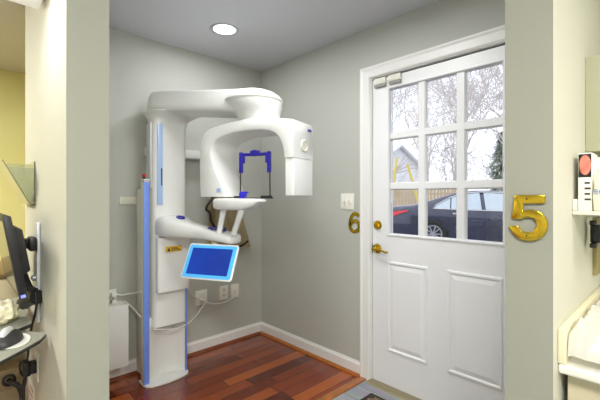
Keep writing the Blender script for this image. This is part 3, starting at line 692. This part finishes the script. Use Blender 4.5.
# ------------------------------------------------------------------ counter on the right
YW = .263
t = thing('counter', (1.66, -.02, 0), 'white desk-height counter with backsplash below the shelf', 'counter')
box('worktop', 1.295, XR - .001, -.30, YW - .0005, .728, .756, mat('white_laminate', (232, 230, 218), .35), t, .008, seg=3)
box('backsplash', 1.297, XR - .001, .243, YW - .0005, .7565, .861, TAN, t, .003)
box('side_panel', 1.345, 1.365, -.25, YW - .016, 0.001, .7275, mat('beige_laminate', (200, 190, 160), .5), t)
box('drawer_unit', 1.42, 1.85, -.24, YW - .02, .05, .7275, mat('beige_laminate', (200, 190, 160), .5), t)
# plastic wrap heap
PLAS = glassmat('clear_plastic_film', (240, 240, 236), .16, .62, (236, 234, 224), .2)
bm = bmn(); nx, ny = 44, 26; grid = []
for i in range(nx + 1):
    row = []
    for j in range(ny + 1):
        fx, fy = i / nx, j / ny
        x = 1.305 + .66 * fx; y = .240 - .36 * fy
        edge = min(1, fx / .02 + .3) * min(1, (1 - fx) / .1) * min(1, (1 - fy) / .12) * min(1, .8 + fy / .06)
        p = V((x * 9, y * 9, 0))
        hgt = .060 + .040 * (1 - fy) ** 2 + .024 * noise.noise(p) + .018 * abs(noise.noise(p * 2.7)) + .010 * noise.noise(p * 6.1)
        row.append(bm.verts.new((x + .004 * noise.noise(p * 5), y, .7585 + max(.001, hgt * max(0, edge)))))
    grid.append(row)
F = [bm.faces.new((grid[i][j], grid[i + 1][j], grid[i + 1][j + 1], grid[i][j + 1])) for i in range(nx) for j in range(ny)]
obj('plastic_sheet', bm, PLAS, None, smooth=60, label='crumpled clear plastic sheet heaped on the white counter', cat='plastic sheet')
# wall shelf with goods
t = thing('wall_shelf', (1.72, .20, 1.188), 'small white wall shelf above counter holding cartons', 'shelf')
box('board', 1.495, 1.98, .07, YW - .0005, 1.188, 1.201, WHITE2, t, .002); box('back_lip', 1.495, 1.98, .251, YW - .0005, 1.2015, 1.24, WHITE2, t, .002)
CARD = mat('white_card', (236, 234, 226), .5)
t = thing('product_carton', (1.56, .233, 1.202), 'white carton with coral oval picture at shelf left end', 'carton', 'goods on the small shelf')
box('carton_body', 1.512, 1.62, .213, .2495, 1.2015, 1.392, CARD, t, .001)
bm = bmn(); quadbox(bm, 1.5105, 1.5118, .2145, .248, 1.312, 1.388); obj('black_panel', bm, BLACK, t)
bm = bmn(); lathe(bm, [(.020, 0), (.0205, .0006), (0, .0008)], (1.5104, .2305, 1.352), (-1, 0, 0), 24)
for v in bm.verts: v.co.z = 1.352 + (v.co.z - 1.352) * 1.6; v.co.y = .2305 + (v.co.y - .2305) * .75
obj('picture', bm, mat('coral_print', (232, 128, 108), .5, var=.3, scale=40), t)
bm = bmn()
for k in range(4): quadbox(bm, 1.5107, 1.5118, .216 + .002 * (k % 2), .232, 1.236 + .018 * k, 1.242 + .018 * k)
obj('print_lines', bm, mat('dark_print', (60, 45, 20), .6), t)
t = thing('product_pouch', (1.55, .17, 1.2015), 'cream pouch with blue lettering, nearest on shelf', 'pouch', 'goods on the small shelf')
bm = bmn(); loft(bm, [[(1.505, .145, 1.2017), (1.505, .208, 1.2017), (1.56, .208, 1.2017), (1.56, .145, 1.2017)], [(1.50, .143, 1.25), (1.50, .210, 1.25), (1.565, .210, 1.25), (1.565, .143, 1.25)], [(1.512, .150, 1.31), (1.512, .203, 1.31), (1.55, .203, 1.31), (1.55, .150, 1.31)], [(1.528, .155, 1.345), (1.528, .198, 1.345), (1.535, .198, 1.345), (1.535, .155, 1.345)]])
obj('pouch_body', bm, mat('cream_pouch', (234, 228, 204), .5, var=.05, scale=30), t, .004, smooth=60)
fc = bpy.data.curves.new('txt', 'FONT'); fc.body = 'ECO'; fc.size = .024; fc.extrude = .0006; fc.align_x = 'LEFT'
fo = bpy.data.objects.new('txt', fc); COL.objects.link(fo); bpy.context.view_layer.update()
me = bpy.data.meshes.new_from_object(fo.evaluated_get(bpy.context.evaluated_depsgraph_get()))
bpy.data.objects.remove(fo)
bm = bmn(); bm.from_mesh(me)
for v in bm.verts:
    x, y, z = v.co; v.co = V((1.4985 + .0 - z, .2065 - x, 1.2560 + y))
obj('lettering', bm, mat('blue_print', (110, 140, 205), .5), t, smooth=0)
t = thing('product_box', (1.70, .19, 1.2015), 'white box with dark band at back of small shelf', 'box', 'goods on the small shelf')
box('box_body', 1.63, 1.80, .14, .245, 1.2015, 1.385, CARD, t, .001); box('dark_band', 1.6285, 1.6298, .14, .245, 1.325, 1.336, BLACK, t)
# upper cabinet
t = thing('wall_cabinet', (1.89, .10, 1.415), 'beige wall cabinet at upper right above the shelf', 'cabinet')
CABM = mat('sage_laminate', (186, 184, 156), .5)
box('body', 1.72, XR - .002, -.05, YW - .0005, 1.415, 1.768, CABM, t, .002); box('door', 1.722, XR - .004, -.070, -.051, 1.417, 1.766, CABM, t, .002)
bm = bmn(); tube(bm, [(1.76, -.071, 1.44), (1.76, -.095, 1.45), (1.76, -.095, 1.53), (1.76, -.071, 1.54)], .005, 8); obj('handle', bm, CHROME, t)
# khaki panel and black hook
p0 = onY(592.5, 272, YW); p1 = onY(592.5, 217, YW)
t = thing('pin_board', (1.96, YW, .93), 'narrow khaki board on the wall under the shelf', 'board')
box('panel', p0.x, XR - .002, YW - .014, YW + .001, .93, 1.16, mat('khaki_felt', (158, 146, 98), .8, var=.1, scale=30), t, .001)
pc = onY(596, 233, YW - .03)
t = thing('wall_clip', (pc.x, YW - .02, pc.z - .05), 'black clip holder on khaki board at right edge', 'clip')
box('clip_body', pc.x - .02, pc.x + .03, YW - .045, YW - .015, pc.z - .035, pc.z + .03, BLACK, t, .004)
for dz in (.038, -.045): box('jaw', pc.x - .035, pc.x + .012, YW - .035, YW - .015, pc.z + dz - .009, pc.z + dz + .009, BLACK, t, .004)

# ------------------------------------------------------------------ workstation on the left wall
XL = .263
t = thing('wall_workstation', (.25, 1.84, .73), 'wall track workstation mount with arms and grey keyboard tray', 'workstation mount')
bm = bmn(); quadbox(bm, .249, XL - .0005, 1.815, 1.862, .735, 1.142); obj('track', bm, SILVER, t, .004, label='silver wall track')
bm = bmn(); lathe(bm, [(.011, 0), (.011, .012), (.006, .016), (0, .016)], (.249, 1.835, .915), (-1, 0, 0), 14); obj('track_knob', bm, CHROME, t)
bm = bmn(); quadbox(bm, .222, .2485, 1.79, 1.86, 1.03, 1.085); quadbox(bm, .208, .2215, 1.80, 1.85, 1.04, 1.08); obj('monitor_arm', bm, BLACK, t, .006)
bm = bmn(); tube(bm, catmull([U(24, 303, 1.52), U(28, 300, 1.5), U(33, 298, 1.48), U(37.5, 297, 1.46)], 4), [.028] * 13, 10); obj('tray_arm', bm, BLACK, t, label='black tray arm knuckle')
TRAY = mat('grey_tray', (150, 150, 138), .5, var=.05)
def flat(name, poly, z, th, m, parent):
    bm = bmn(); extrude(bm, [(x, y, z - th) for x, y in poly], (0, 0, th - .003)); o = obj(name + '_edge', bm, BLACK, parent, label='black edge')
    bm = bmn(); extrude(bm, [(x, y, z - .0028) for x, y in poly], (0, 0, .0028)); return obj(name, bm, m, parent)
flat('keyboard_tray', [(.240, 2.20), (.219, 1.719), (.163, 1.675), (-.05, 1.51), (-.16, 1.58), (-.12, 2.20)], .766, .016, TRAY, t)
flat('mouse_platform', [(.205, 1.700), (.252, 1.622), (.2247, 1.568), (.172, 1.511), (.05, 1.39), (-.06, 1.46), (.06, 1.58)], .745, .014, TRAY, t)
bm = bmn(); tube(bm, [(.17, 1.69, .735), (.15, 1.74, .748)], .02, 10); obj('pivot', bm, BLACK, t)
# monitor
t = thing('monitor', (.16, 1.85, .88), 'black flat monitor seen edge-on, mounted on the left wall', 'monitor')
hd = V((-.045, 0, .277)).normalized(); nd = V((-.277, 0, -.045)).normalized()
mc = V((.160, 1.845, 1.035))
bm = bmn(); obox(bm, mc, hd * .145, V((0, .235, 0)), nd * .012); obj('bezel', bm, BLACK, t, .003)
bm = bmn(); obox(bm, mc + nd * .0125, hd * .130, V((0, .222, 0)), nd * .001); obj('screen', bm, mat('wall_tinted_screen', (96, 98, 80), .12, var=.05), t)  # reflection of the warm-lit wall is put into the screen colour
bm = bmn(); hc = mc - nd * .032 + hd * .0; loft(bm, [[mc - nd * .0125 + hd * a + V((0, b, 0)) for a, b in ((.105, -.17), (.105, .17), (-.085, .17), (-.085, -.17))], [mc - nd * .045 + hd * a + V((0, b, 0)) for a, b in ((.085, -.14), (.085, .14), (-.075, .14), (-.075, -.14))]]); obj('back_housing', bm, DGREY, t, .006)
bm = bmn(); obox(bm, mc + hd * -.1405 + nd * .0 + V((0, -.2355, 0)), hd * .005, V((0, .001, 0)), nd * .007); obj('power_light', bm, mat('blue_led', (120, 130, 240), .3, emit=(110, 120, 250), estr=1.2), t, label='small blue power light')
# cables and adapter
cable('cable_bundle', [U(22, 272, 1.45), U(25, 280, 1.45), U(29, 288, 1.46), U(35, 291.5, 1.46)], .015, BLACK, 'thick black cable bundle below the monitor back')
cable('black_cable', [U(35.5, 292, 1.455), U(36.5, 305, 1.45), U(34, 318, 1.455), U(31.5, 328, 1.47), U(29, 345, 1.49), U(27, 362, 1.50)], .0045, BLACK, 'thin black cable hanging from bundle to adapter')
t = thing('power_adapter', (.2, 1.85, .5), 'black power adapter hanging under the keyboard tray', 'adapter')
a = U(26.5, 369, 1.50); bm = bmn(); obox(bm, a, (.012, 0, 0), (0, .015, 0), (0, 0, .029)); obj('body', bm, BLACK, t, .004)
bm = bmn(); tube(bm, catmull([U(26, 360, 1.49), U(21, 362, 1.49), U(19.5, 368, 1.49), U(22, 375, 1.49), U(25, 376, 1.49)], 6), .003, 8); obj('cord_loop', bm, BLACK, t, smooth=60)
cable('black_cable', [U(25.5, 376, 1.50), U(23.5, 388, 1.5), U(23, 402, 1.5), U(22.5, 440, 1.5), V((U(22, 440, 1.5).x, U(22, 440, 1.5).y, .007))], .006, BLACK, 'black cable dropping from adapter to the floor')
t = thing('wall_plug', (.25, 1.92, .5), 'black plug in outlet low on the left wall', 'plug')
a = onX(34, 366.5, .25); bm = bmn(); obox(bm, (.245, a.y, a.z), (.016, 0, 0), (0, .025, 0), (0, 0, .022)); obj('plug_body', bm, BLACK, t, .004)
bm = bmn(); obox(bm, (.2595, a.y, a.z), (.003, 0, 0), (0, .036, 0), (0, 0, .057)); obj('cover_plate', bm, PLATE, t, .001)
# notice paper low on wall
a0 = onX(34.5, 377, XL).y; a1 = onX(25.5, 377, XL).y
t = thing('paper_notice', (XL, (a0 + a1) / 2, .18), 'white printed paper stuck low on the left wall', 'paper')
zt = onX(30, 378, XL).z
box('sheet', XL - .0025, XL - .0005, a0, min(a1, 2.24), .16, zt, CARD, t)
bm = bmn()
for k in range(9): quadbox(bm, XL - .0033, XL - .0026, a0 + .02 + .015 * (k % 3), a0 + .10 + .04 * (k % 2), zt - .03 - .03 * k, zt - .018 - .03 * k)
obj('print', bm, mat('faded_red_print', (190, 140, 140), .6), t)
# mouse pad, mouse, tissue
pd = onZ(8, 342, .7465)
bm = bmn(); lathe(bm, [(0, 0), (.082, 0), (.082, .003), (0, .003)], (pd.x + .012, pd.y + .005, .7455), (0, 0, 1), 32)
for v in bm.verts: v.co.x = pd.x + .012 + (v.co.x - pd.x - .012) * .62
obj('mouse_pad', bm, CARD, None, label='white oval pad under the mouse', cat='mouse pad')
t = thing('computer_mouse', (pd.x - .012, pd.y, .749), 'dark grey and silver computer mouse on the lower tray', 'mouse')
mo = V((pd.x - .004, pd.y - .006, .7488)); md = V((.45, .9, 0)).normalized(); ms = md.cross(UP)
def shell(bm, zt, shrink=1, lo=0):
    rings = []
    for f in [i / 10 for i in range(11)]:
        c = mo + md * (f - .5) * .125 * shrink; w_ = .043 * shrink * math.sin(math.pi * (.08 + .84 * f)) ** .5; hh = zt * math.sin(math.pi * (.10 + .76 * f)) ** .7
        rings.append([c + ms * w_ * math.cos(a) + UP * (lo + hh * max(0, math.sin(a))) for a in [math.pi * k / 8 for k in range(9)]] + [c + ms * -w_ * .95 + UP * lo, c + ms * w_ * .95 + UP * lo])
    loft(bm, rings)
bm = bmn(); shell(bm, .040); obj('mouse_shell', bm, DGREY, t, smooth=60)
bm = bmn(); tube(bm, catmull([mo + md * -.04 + UP * .026, mo + UP * .038, mo + md * .042 + UP * .029], 4), [.008, .011, .013, .014, .014, .014, .013, .010, .006], 8); obj('silver_stripe', bm, SILVER, t, smooth=60)
bm = bmn(); bmesh.ops.create_icosphere(bm, subdivisions=4, radius=1); cc_ = onZ(1, 316, .79)
for v in bm.verts:
    p = v.co.copy(); k = 1 + .28 * noise.noise(p * 2.2) + .22 * abs(noise.noise(p * 5)) - .1
    v.co = V((cc_.x + p.x * .055 * k, cc_.y + p.y * .075 * k, .767 + max(0, .036 + p.z * .045 * k)))
obj('crumpled_cloth', bm, mat('cream_cloth', (238, 232, 200), .8, var=.05), None, smooth=60, label='crumpled cream cloth lying on the keyboard tray', cat='cloth')
# acrylic holder
ACR = glassmat('clear_acrylic', (238, 242, 236), .09, .07, (240, 240, 225), .05)
bm = bmn(); y0, y1 = 1.95, 2.20
def sheet(poly, v): extrude(bm, poly, v)
sheet([(.2585, y0, 1.215), (.2585, y1, 1.215), (.2585, y1, 1.40), (.2585, y0, 1.40)], (.0035, 0, 0))
sheet([(.243, y0, 1.213), (.243, y1, 1.213), (.150, y1, 1.40), (.150, y0, 1.40)], (.004, 0, .0))
sheet([(.2475, y0, 1.215), (.258, y0, 1.215), (.258, y0, 1.385), (.160, y0, 1.385)], (0, .003, 0))
sheet([(.2475, y1, 1.215), (.258, y1, 1.215), (.258, y1, 1.385), (.160, y1, 1.385)], (0, -.003, 0))
sheet([(.2475, y0 + .003, 1.214), (.258, y0 + .003, 1.214), (.258, y1 - .003, 1.214), (.2475, y1 - .003, 1.214)], (0, 0, .003))
obj('file_holder', bm, ACR, None, smooth=0, label='clear acrylic file holder on the left wall above monitor', cat='holder')
# beige cabinet below with cable box
BEI = mat('beige_cabinet', (212, 198, 164), .5)
t = thing('low_cabinet', (-.35, 2.55, 0), 'beige low cabinet beyond the monitor at far left', 'cabinet')
box('body', -1.0, .305, 2.33, 2.78, .02, .845, BEI, t, .003); box('cabinet_top', -1.01, .306, 2.30, 2.79, .846, .868, mat('brown_laminate', (120, 96, 62), .4), t, .003)
for x0, x1 in ((-.99, -.38), (-.37, .248)):
    d = box('door', x0, x1, 2.313, 2.3295, .55, .84, BEI, t, .003); 
    bm = bmn(); xx = x1 - .05 if x0 < -.5 else x0 + .05; tube(bm, [(xx, 2.313, .62), (xx, 2.285, .63), (xx, 2.285, .73), (xx, 2.313, .74)], .005, 8); obj('handle', bm, CHROME, d)
z0, z1 = .335, .43
cb = box('cable_box', -.70, .235, 2.20, 2.3295, z0, z1, mat('taupe_metal', (176, 156, 122), .5), t, .003)
gc = onY(9, 380, 2.199)
bm = bmn(); lathe(bm, [(.018, 0), (.028, .001), (.028, .006), (.018, .008), (.016, 0)], gc, (0, -1, 0), 20); obj('grommet', bm, BLACK, cb)
cable('black_hose', [gc + V((0, .0, 0)), gc + V((.005, -.03, -.002)), gc + V((.035, -.05, -.03)), gc + V((.045, -.05, -.12)), V((gc.x + .03, 2.14, .02))], .011, DGREY, 'thick dark grey hose hanging from the cabinet grommet', cat='hose')

# ------------------------------------------------------------------ outdoors
GZ = -.05
def ground_mat():
    return mat('asphalt', (150, 150, 152), .9, var=.1, scale=3, bump=.2, bscale=60)
bm = bmn(); quadbox(bm, XR + .15, 60, -40, 60, GZ - .1, GZ); struct('ground', bm, ground_mat(), smooth=0)
box('doorstep', XR + .151, 3.2, .2, 1.8, GZ, -.012, mat('concrete', (186, 184, 178), .9), None, label='concrete step outside the white door', cat='step')
# car
RW = U(433, 196, 9.4); RW.z = GZ
gv = (RT * .90 - FW * .43).normalized(); kv = V((-gv.y, gv.x, 0))
if kv.dot(FW) < 0: kv = -kv
BO = RW - gv * 1.05
def Cc(x, y, z):
    if x < 1.05: x = 1.05 - (1.05 - x) * 1.25
    return BO + gv * x + kv * y + UP * z
car = thing('car', (BO + gv * 2.4 + kv * .9), 'dark navy sedan parked outside the door window', 'car')
PAINT = mat('navy_car_paint', (30, 36, 66), .22, .15, var=.05, coat=.8)
CGL = mat('sky_toned_car_window', (186, 198, 206), .08, var=.05)  # pale sky reflection is put into the glass colour
TYRE = mat('tyre_rubber', (28, 28, 30), .8); ALLOY = mat('alloy_wheel', (190, 192, 200), .3, .7)
st_ = [  # x, bottom z, belt z, top z, inset of top edge, width shrink
 (.00, .40, .72, .90, .10, .20), (.06, .30, .80, .97, .10, .12), (.25, .24, .90, 1.03, .10, .05), (.65, .22, .96, 1.07, .12, .02), (1.10, .22, .955, 1.24, .20, .0), (1.55, .22, .945, 1.39, .25, 0), (2.0, .22, .935, 1.445, .26, 0),
 (2.5, .22, .925, 1.44, .26, 0), (3.0, .22, .915, 1.36, .24, 0), (3.55, .22, .90, 1.08, .16, 0), (3.9, .22, .86, .98, .12, .01), (4.4, .24, .78, .90, .12, .06), (4.75, .30, .62, .76, .12, .15), (4.85, .40, .52, .60, .12, .24)]
bm = bmn(); rings = []
for x, zb, be, tp, ins, sh in st_:
    half = [(.16 + sh, zb - .03), (.03 + sh, zb), (0 + sh, zb + .25 * (be - zb) / .7 + .05), (.01 + sh, be - .10), (.05 + sh, be), (.05 + ins + sh, tp - .035), (.14 + ins + sh, tp - .005)]
    rings.append([Cc(x, y, z) for y, z in half] + [Cc(x, .9, tp + .005)] + [Cc(x, 1.8 - y, z) for y, z in reversed(half)] + [Cc(x, .9, zb - .03)])
loft(bm, rings); obj('body', bm, PAINT, car, smooth=50)
def side_y(x, z):
    for A, B in zip(st_, st_[1:]):
        if A[0] <= x <= B[0]:
            f = (x - A[0]) / (B[0] - A[0]); be, tp, ins = (A[k] + f * (B[k] - A[k]) for k in (2, 3, 4)); return .05 + ins * (z - be) / max(.05, (tp - .035 - be))
    return .05
def belt(x): return .955 - .02 * (x - 1.1)
wins = [[(1.08, .985), (1.14, 1.06), (1.45, 1.24), (1.45, .98)], [(1.48, .98), (1.48, 1.255), (1.75, 1.345), (2.12, 1.375), (2.17, .965)], [(2.26, .963), (2.21, 1.378), (2.6, 1.36), (2.9, 1.29), (3.25, 1.08), (3.28, .945)]]
for w in wins:
    bm = bmn(); extrude(bm, [Cc(x, side_y(x, z) - .012, z) for x, z in w], kv * .004); obj('side_window', bm, CGL, car, smooth=0)
bm = bmn(); outl = [(1.05, .975), (1.12, 1.075), (1.45, 1.265), (1.75, 1.37), (2.15, 1.40), (2.6, 1.385), (2.93, 1.31), (3.3, 1.085), (3.35, .935), (2.2, .945)]
tube(bm, [Cc(x, side_y(x, z) - .014, z) for x, z in outl], .014, 6, closed=True); obj('window_trim', bm, SILVER, car, label='bright chrome window trim')
for xw in (1.05, 3.85):
    wc = Cc(xw, .0, .33)
    bm = bmn(); lathe(bm, [(.20, -.02), (.385, -.02), (.385, .012), (.36, .016), (.345, .0), (.20, 0)], Cc(xw, .015, .335), -kv, 40); obj('wheel_arch', bm, BLACK, car)
    bm = bmn(); lathe(bm, [(.225, .0), (.23, .03), (.31, .035), (.33, .02), (.33, -.16), (.2, -.16)], wc, -kv, 40); wh = obj('wheel', bm, TYRE, car)
    bm = bmn(); lathe(bm, [(.225, .034), (.205, .034), (.195, .0), (.225, .0)], wc, -kv, 40); lathe(bm, [(0, .03), (.045, .03), (.05, .0)], wc, -kv, 20)
    for q in range(10):
        a = 2 * math.pi * q / 10 + .1 * (q % 2); dr_ = gv * math.cos(a) + UP * math.sin(a); pr_ = gv * -math.sin(a) + UP * math.cos(a)
        obox(bm, wc - kv * .022 + dr_ * .12, dr_ * .085, pr_ * .013, kv * .008)
    obj('rim', bm, ALLOY, wh, label='silver spoked rim')
bm = bmn(); pl = [(.07, .74), (.09, .80), (.25, .885), (.52, .925), (.56, .90), (.40, .84), (.25, .77)]
extrude(bm, [Cc(x, (.05 + (.05 if x > .2 else .05 + .07 * (.25 - x) / .19)) - .065, z) for x, z in pl], kv * .06); extrude(bm, [Cc(-.012, .28, .74), Cc(-.012, .62, .76), Cc(-.005, .62, .85), Cc(-.005, .28, .86)], gv * .08)
obj('tail_light', bm, mat('red_lens', (226, 60, 70), .25, emit=(220, 40, 50), estr=.15), car, label='red tail light')
for x in (1.62, 2.72):
    bm = bmn(); obox(bm, Cc(x, -.004, .86), gv * .10, kv * .018, UP * .016); obj('door_handle', bm, PAINT if 0 else SILVER, car, .006)
for x in (1.46, 2.24, 3.3):
    bm = bmn(); tube(bm, [Cc(x, .006, .925), Cc(x + .01, -.003, .7), Cc(x - .02, -.003, .45), Cc(x - .02, .02, .26)], .004, 6); obj('door_seam', bm, BLACK, car)
bm = bmn(); tube(bm, [Cc(.12, .10, .42), Cc(.02, .25, .42), Cc(-.01, .6, .42)], .02, 8); obj('bumper_strip', bm, SILVER, car)

# fence
FE = mat('weathered_cedar', (196, 176, 146), .9, var=.12, scale=3)
f0 = U(360, 196, 19); f1 = U(470, 196, 16.5); fd = (f1 - f0); fd.z = 0; fl = fd.length; fd.normalize(); fn = fd.cross(UP)
fe = thing('wooden_fence', (f0.x, f0.y, GZ), 'tan board fence beyond the parked car', 'fence')
bm = bmn(); n_ = int(fl / .15)
for i in range(n_):
    c = f0 + fd * (.15 * i + .07); c.z = GZ + .92 + .015 * math.sin(i * 1.7); obox(bm, c, fd * .068, fn * .01, UP * .92)
obj('boards', bm, FE, fe, smooth=0)
bm = bmn()
for z in (.35, 1.4): obox(bm, f0 + fd * fl / 2 + fn * -.035 + UP * (z + GZ - f0.z), fd * fl / 2, fn * .02, UP * .045)
obj('rails', bm, FE, fe, smooth=0)
# house
hw0 = U(372, 196, 27); hw1 = U(423, 196, 30)
hd_ = (hw1 - hw0); hd_.z = 0; hl = hd_.length; hd_.normalize(); hn = hd_.cross(UP)
if hn.dot(FW) < 0: hn = -hn
hs = thing('white_house', (hw0.x, hw0.y, GZ), 'pale gabled house behind the fence', 'house')
def H(a, b, z): return V((hw0.x, hw0.y, 0)) + hd_ * a + hn * b + UP * z
SID = mat('pale_siding', (240, 241, 242), .8, var=.03)
bm = bmn(); extrude(bm, [H(0, 0, GZ), H(hl, 0, GZ), H(hl, 0, 3.3), H(hl / 2, 0, 5.0), H(0, 0, 3.3)], hn * 7); obj('walls', bm, SID, hs, smooth=0)
bm = bmn()
for a0, a1, in ((-.35, hl / 2), (hl + .35, hl / 2)):
    extrude(bm, [H(a0, -.35, 3.1), H(a1, -.35, 5.05), H(a1, -.35, 5.2), H(a0, -.35, 3.25)], hn * 7.7)
obj('roof', bm, mat('grey_shingles', (220, 221, 224), .9, var=.1, scale=8), hs, smooth=0)
bm = bmn(); obox(bm, H(hl * .35, -.02, 1.9), hd_ * .4, hn * .03, UP * .55); obj('window', bm, mat('house_window', (120, 130, 142), .2), hs)
# yellow guy guards
for (a, b, lab) in (((393.5, 187, 15), (396.5, 158, 15), 'upright yellow pole outside, leftmost in the door window'), ((414, 187, 15), (407.5, 164, 15), 'leaning yellow pole outside, right of the upright yellow pole')):
    p0 = U(*a); p1 = U(*b); d = (p1 - p0); p0 = p0 + d * ((GZ - p0.z) / d.z)
    bm = bmn(); tube(bm, [p0, p1], .05, 10); obj('yellow_pole', bm, mat('yellow_guard', (226, 204, 96), .5), None, label=lab, cat='pole', group='yellow poles outside')
# bare trees
BARK = mat('hazed_bark', (206, 198, 193), .9, var=.15, scale=6)  # bark paled to stand in for the bright outdoor haze
def tree(name, base, height, lab, seed, spread=.55, depth=6, r0=.16, lean=(0, 0), kids=3, droop=0.0):
    rnd = random.Random(seed); t = thing(name, base, lab, 'tree', 'bare trees outside')
    bt, bb = bmn(), bmn()
    def grow(p, d, ln, r, lev):
        n = 4 if lev < 4 else 3; pts = [p]; q = p.copy(); dd = d.copy()
        for i in range(n):
            dd = (dd + V((rnd.gauss(0, .13), rnd.gauss(0, .13), rnd.gauss(0, .09) + (.04 if lev < 3 else -droop)))).normalized(); q = q + dd * ln / n; pts.append(q.copy())
        rr = [r * (1 - .42 * i / n) for i in range(n + 1)]
        tube(bt if lev == 0 else bb, pts, rr, 10 if lev == 0 else 5 if lev < 3 else 3, caps=False)
        if lev >= depth: return
        k = kids + (1 if lev in (0, 1) else 0)
        for j in range(k):
            f = 1 if j == 0 else rnd.uniform(.35, 1.0); idx = min(n, max(1, round(f * n))); s = pts[idx]
            a = rnd.uniform(0, 2 * math.pi); sp = spread * rnd.uniform(.6, 1.35) * (.6 if j == 0 else 1)
            x = dd.cross(V((math.cos(a), math.sin(a), .3))).normalized()
            nd_ = (dd * math.cos(sp) + x * math.sin(sp)).normalized()
            grow(s, nd_, ln * rnd.uniform(.62, .86), max(.012, rr[idx] * .62), lev + 1)
    grow(V(base), V((lean[0], lean[1], 1)).normalized(), height * .26, r0, 0)
    obj('trunk', bt, BARK, t, smooth=60); obj('branches', bb, BARK, t, smooth=0)
def gp(px, d): p = U(px, 196, d); p.z = GZ; return p
tree('bare_tree', gp(474, 17), 11.5, 'bare branching tree, biggest one seen through the door window', 3, .58, 6, .17, lean=(-.1, .1))
tree('bare_tree', gp(428, 40), 22, 'bare tree rising behind the pale house', 11, .55, 5, .26)
tree('bare_tree', gp(452, 28), 15, 'slim bare tree between the biggest bare tree and the pale house', 41, .55, 5, .18)
tree('bare_tree', gp(520, 15), 10.5, 'bare tree at right edge of the door window', 23, .6, 6, .15, lean=(-.15, .15))
tree('bare_tree', gp(360, 20), 13, 'bare tree at left edge of the door window, branches reaching over the house', 31, .6, 5, .17, lean=(.2, -.16))

# evergreen
ev = thing('evergreen_tree', gp(503, 19), 'dark green conifer right of the bare trees outside', 'tree')
b_ = gp(503, 19); bm = bmn(); tube(bm, [b_, b_ + UP * 4.6], [.12, .02], 8); obj('trunk', bm, BARK, ev)
bm = bmn(); rnd = random.Random(5)
for i in range(1500):
    f = rnd.random() ** .8; z = .3 + 4.3 * f; rad = 1.25 * (1 - f) + .1; a = rnd.uniform(0, 6.283); rr_ = rad * rnd.uniform(.45, 1)
    p = b_ + V((math.cos(a) * rr_, math.sin(a) * rr_, z)); d = V((math.cos(a), math.sin(a), -.35 + rnd.gauss(0, .3))).normalized(); s = d.cross(UP).normalized() * .07
    bm.faces.new([bm.verts.new(p - s), bm.verts.new(p + d * .3), bm.verts.new(p + s), bm.verts.new(p - d * .1 + UP * .04)])
obj('foliage', bm, mat('conifer_green', (150, 162, 146), .8, var=.2), ev, smooth=0)

# ------------------------------------------------------------------ world and render
w = bpy.data.worlds.new('sky'); S.world = w; w.use_nodes = True; nt = w.node_tree
bg = nt.nodes['Background']; tc = nt.nodes.new('ShaderNodeTexCoord'); sp = nt.nodes.new('ShaderNodeSeparateXYZ'); rp = nt.nodes.new('ShaderNodeValToRGB')
rp.color_ramp.elements[0].color = lin((236, 238, 244)); rp.color_ramp.elements[1].color = lin((250, 251, 255)); rp.color_ramp.elements[0].position = .45
nt.links.new(tc.outputs['Generated'], sp.inputs[0]); nt.links.new(sp.outputs['Z'], rp.inputs[0]); nt.links.new(rp.outputs[0], bg.inputs['Color']); bg.inputs['Strength'].default_value = 1.8
S.view_settings.view_transform = 'Standard'; S.view_settings.look = 'None'; S.view_settings.exposure = .12; S.view_settings.gamma = 1; S.view_settings.use_curve_mapping = False
cy_ = S.cycles; cy_.use_denoising = True; cy_.max_bounces = 10; cy_.diffuse_bounces = 6; cy_.transparent_max_bounces = 12; cy_.caustics_reflective = False; cy_.caustics_refractive = False; cy_.sample_clamp_indirect = 8
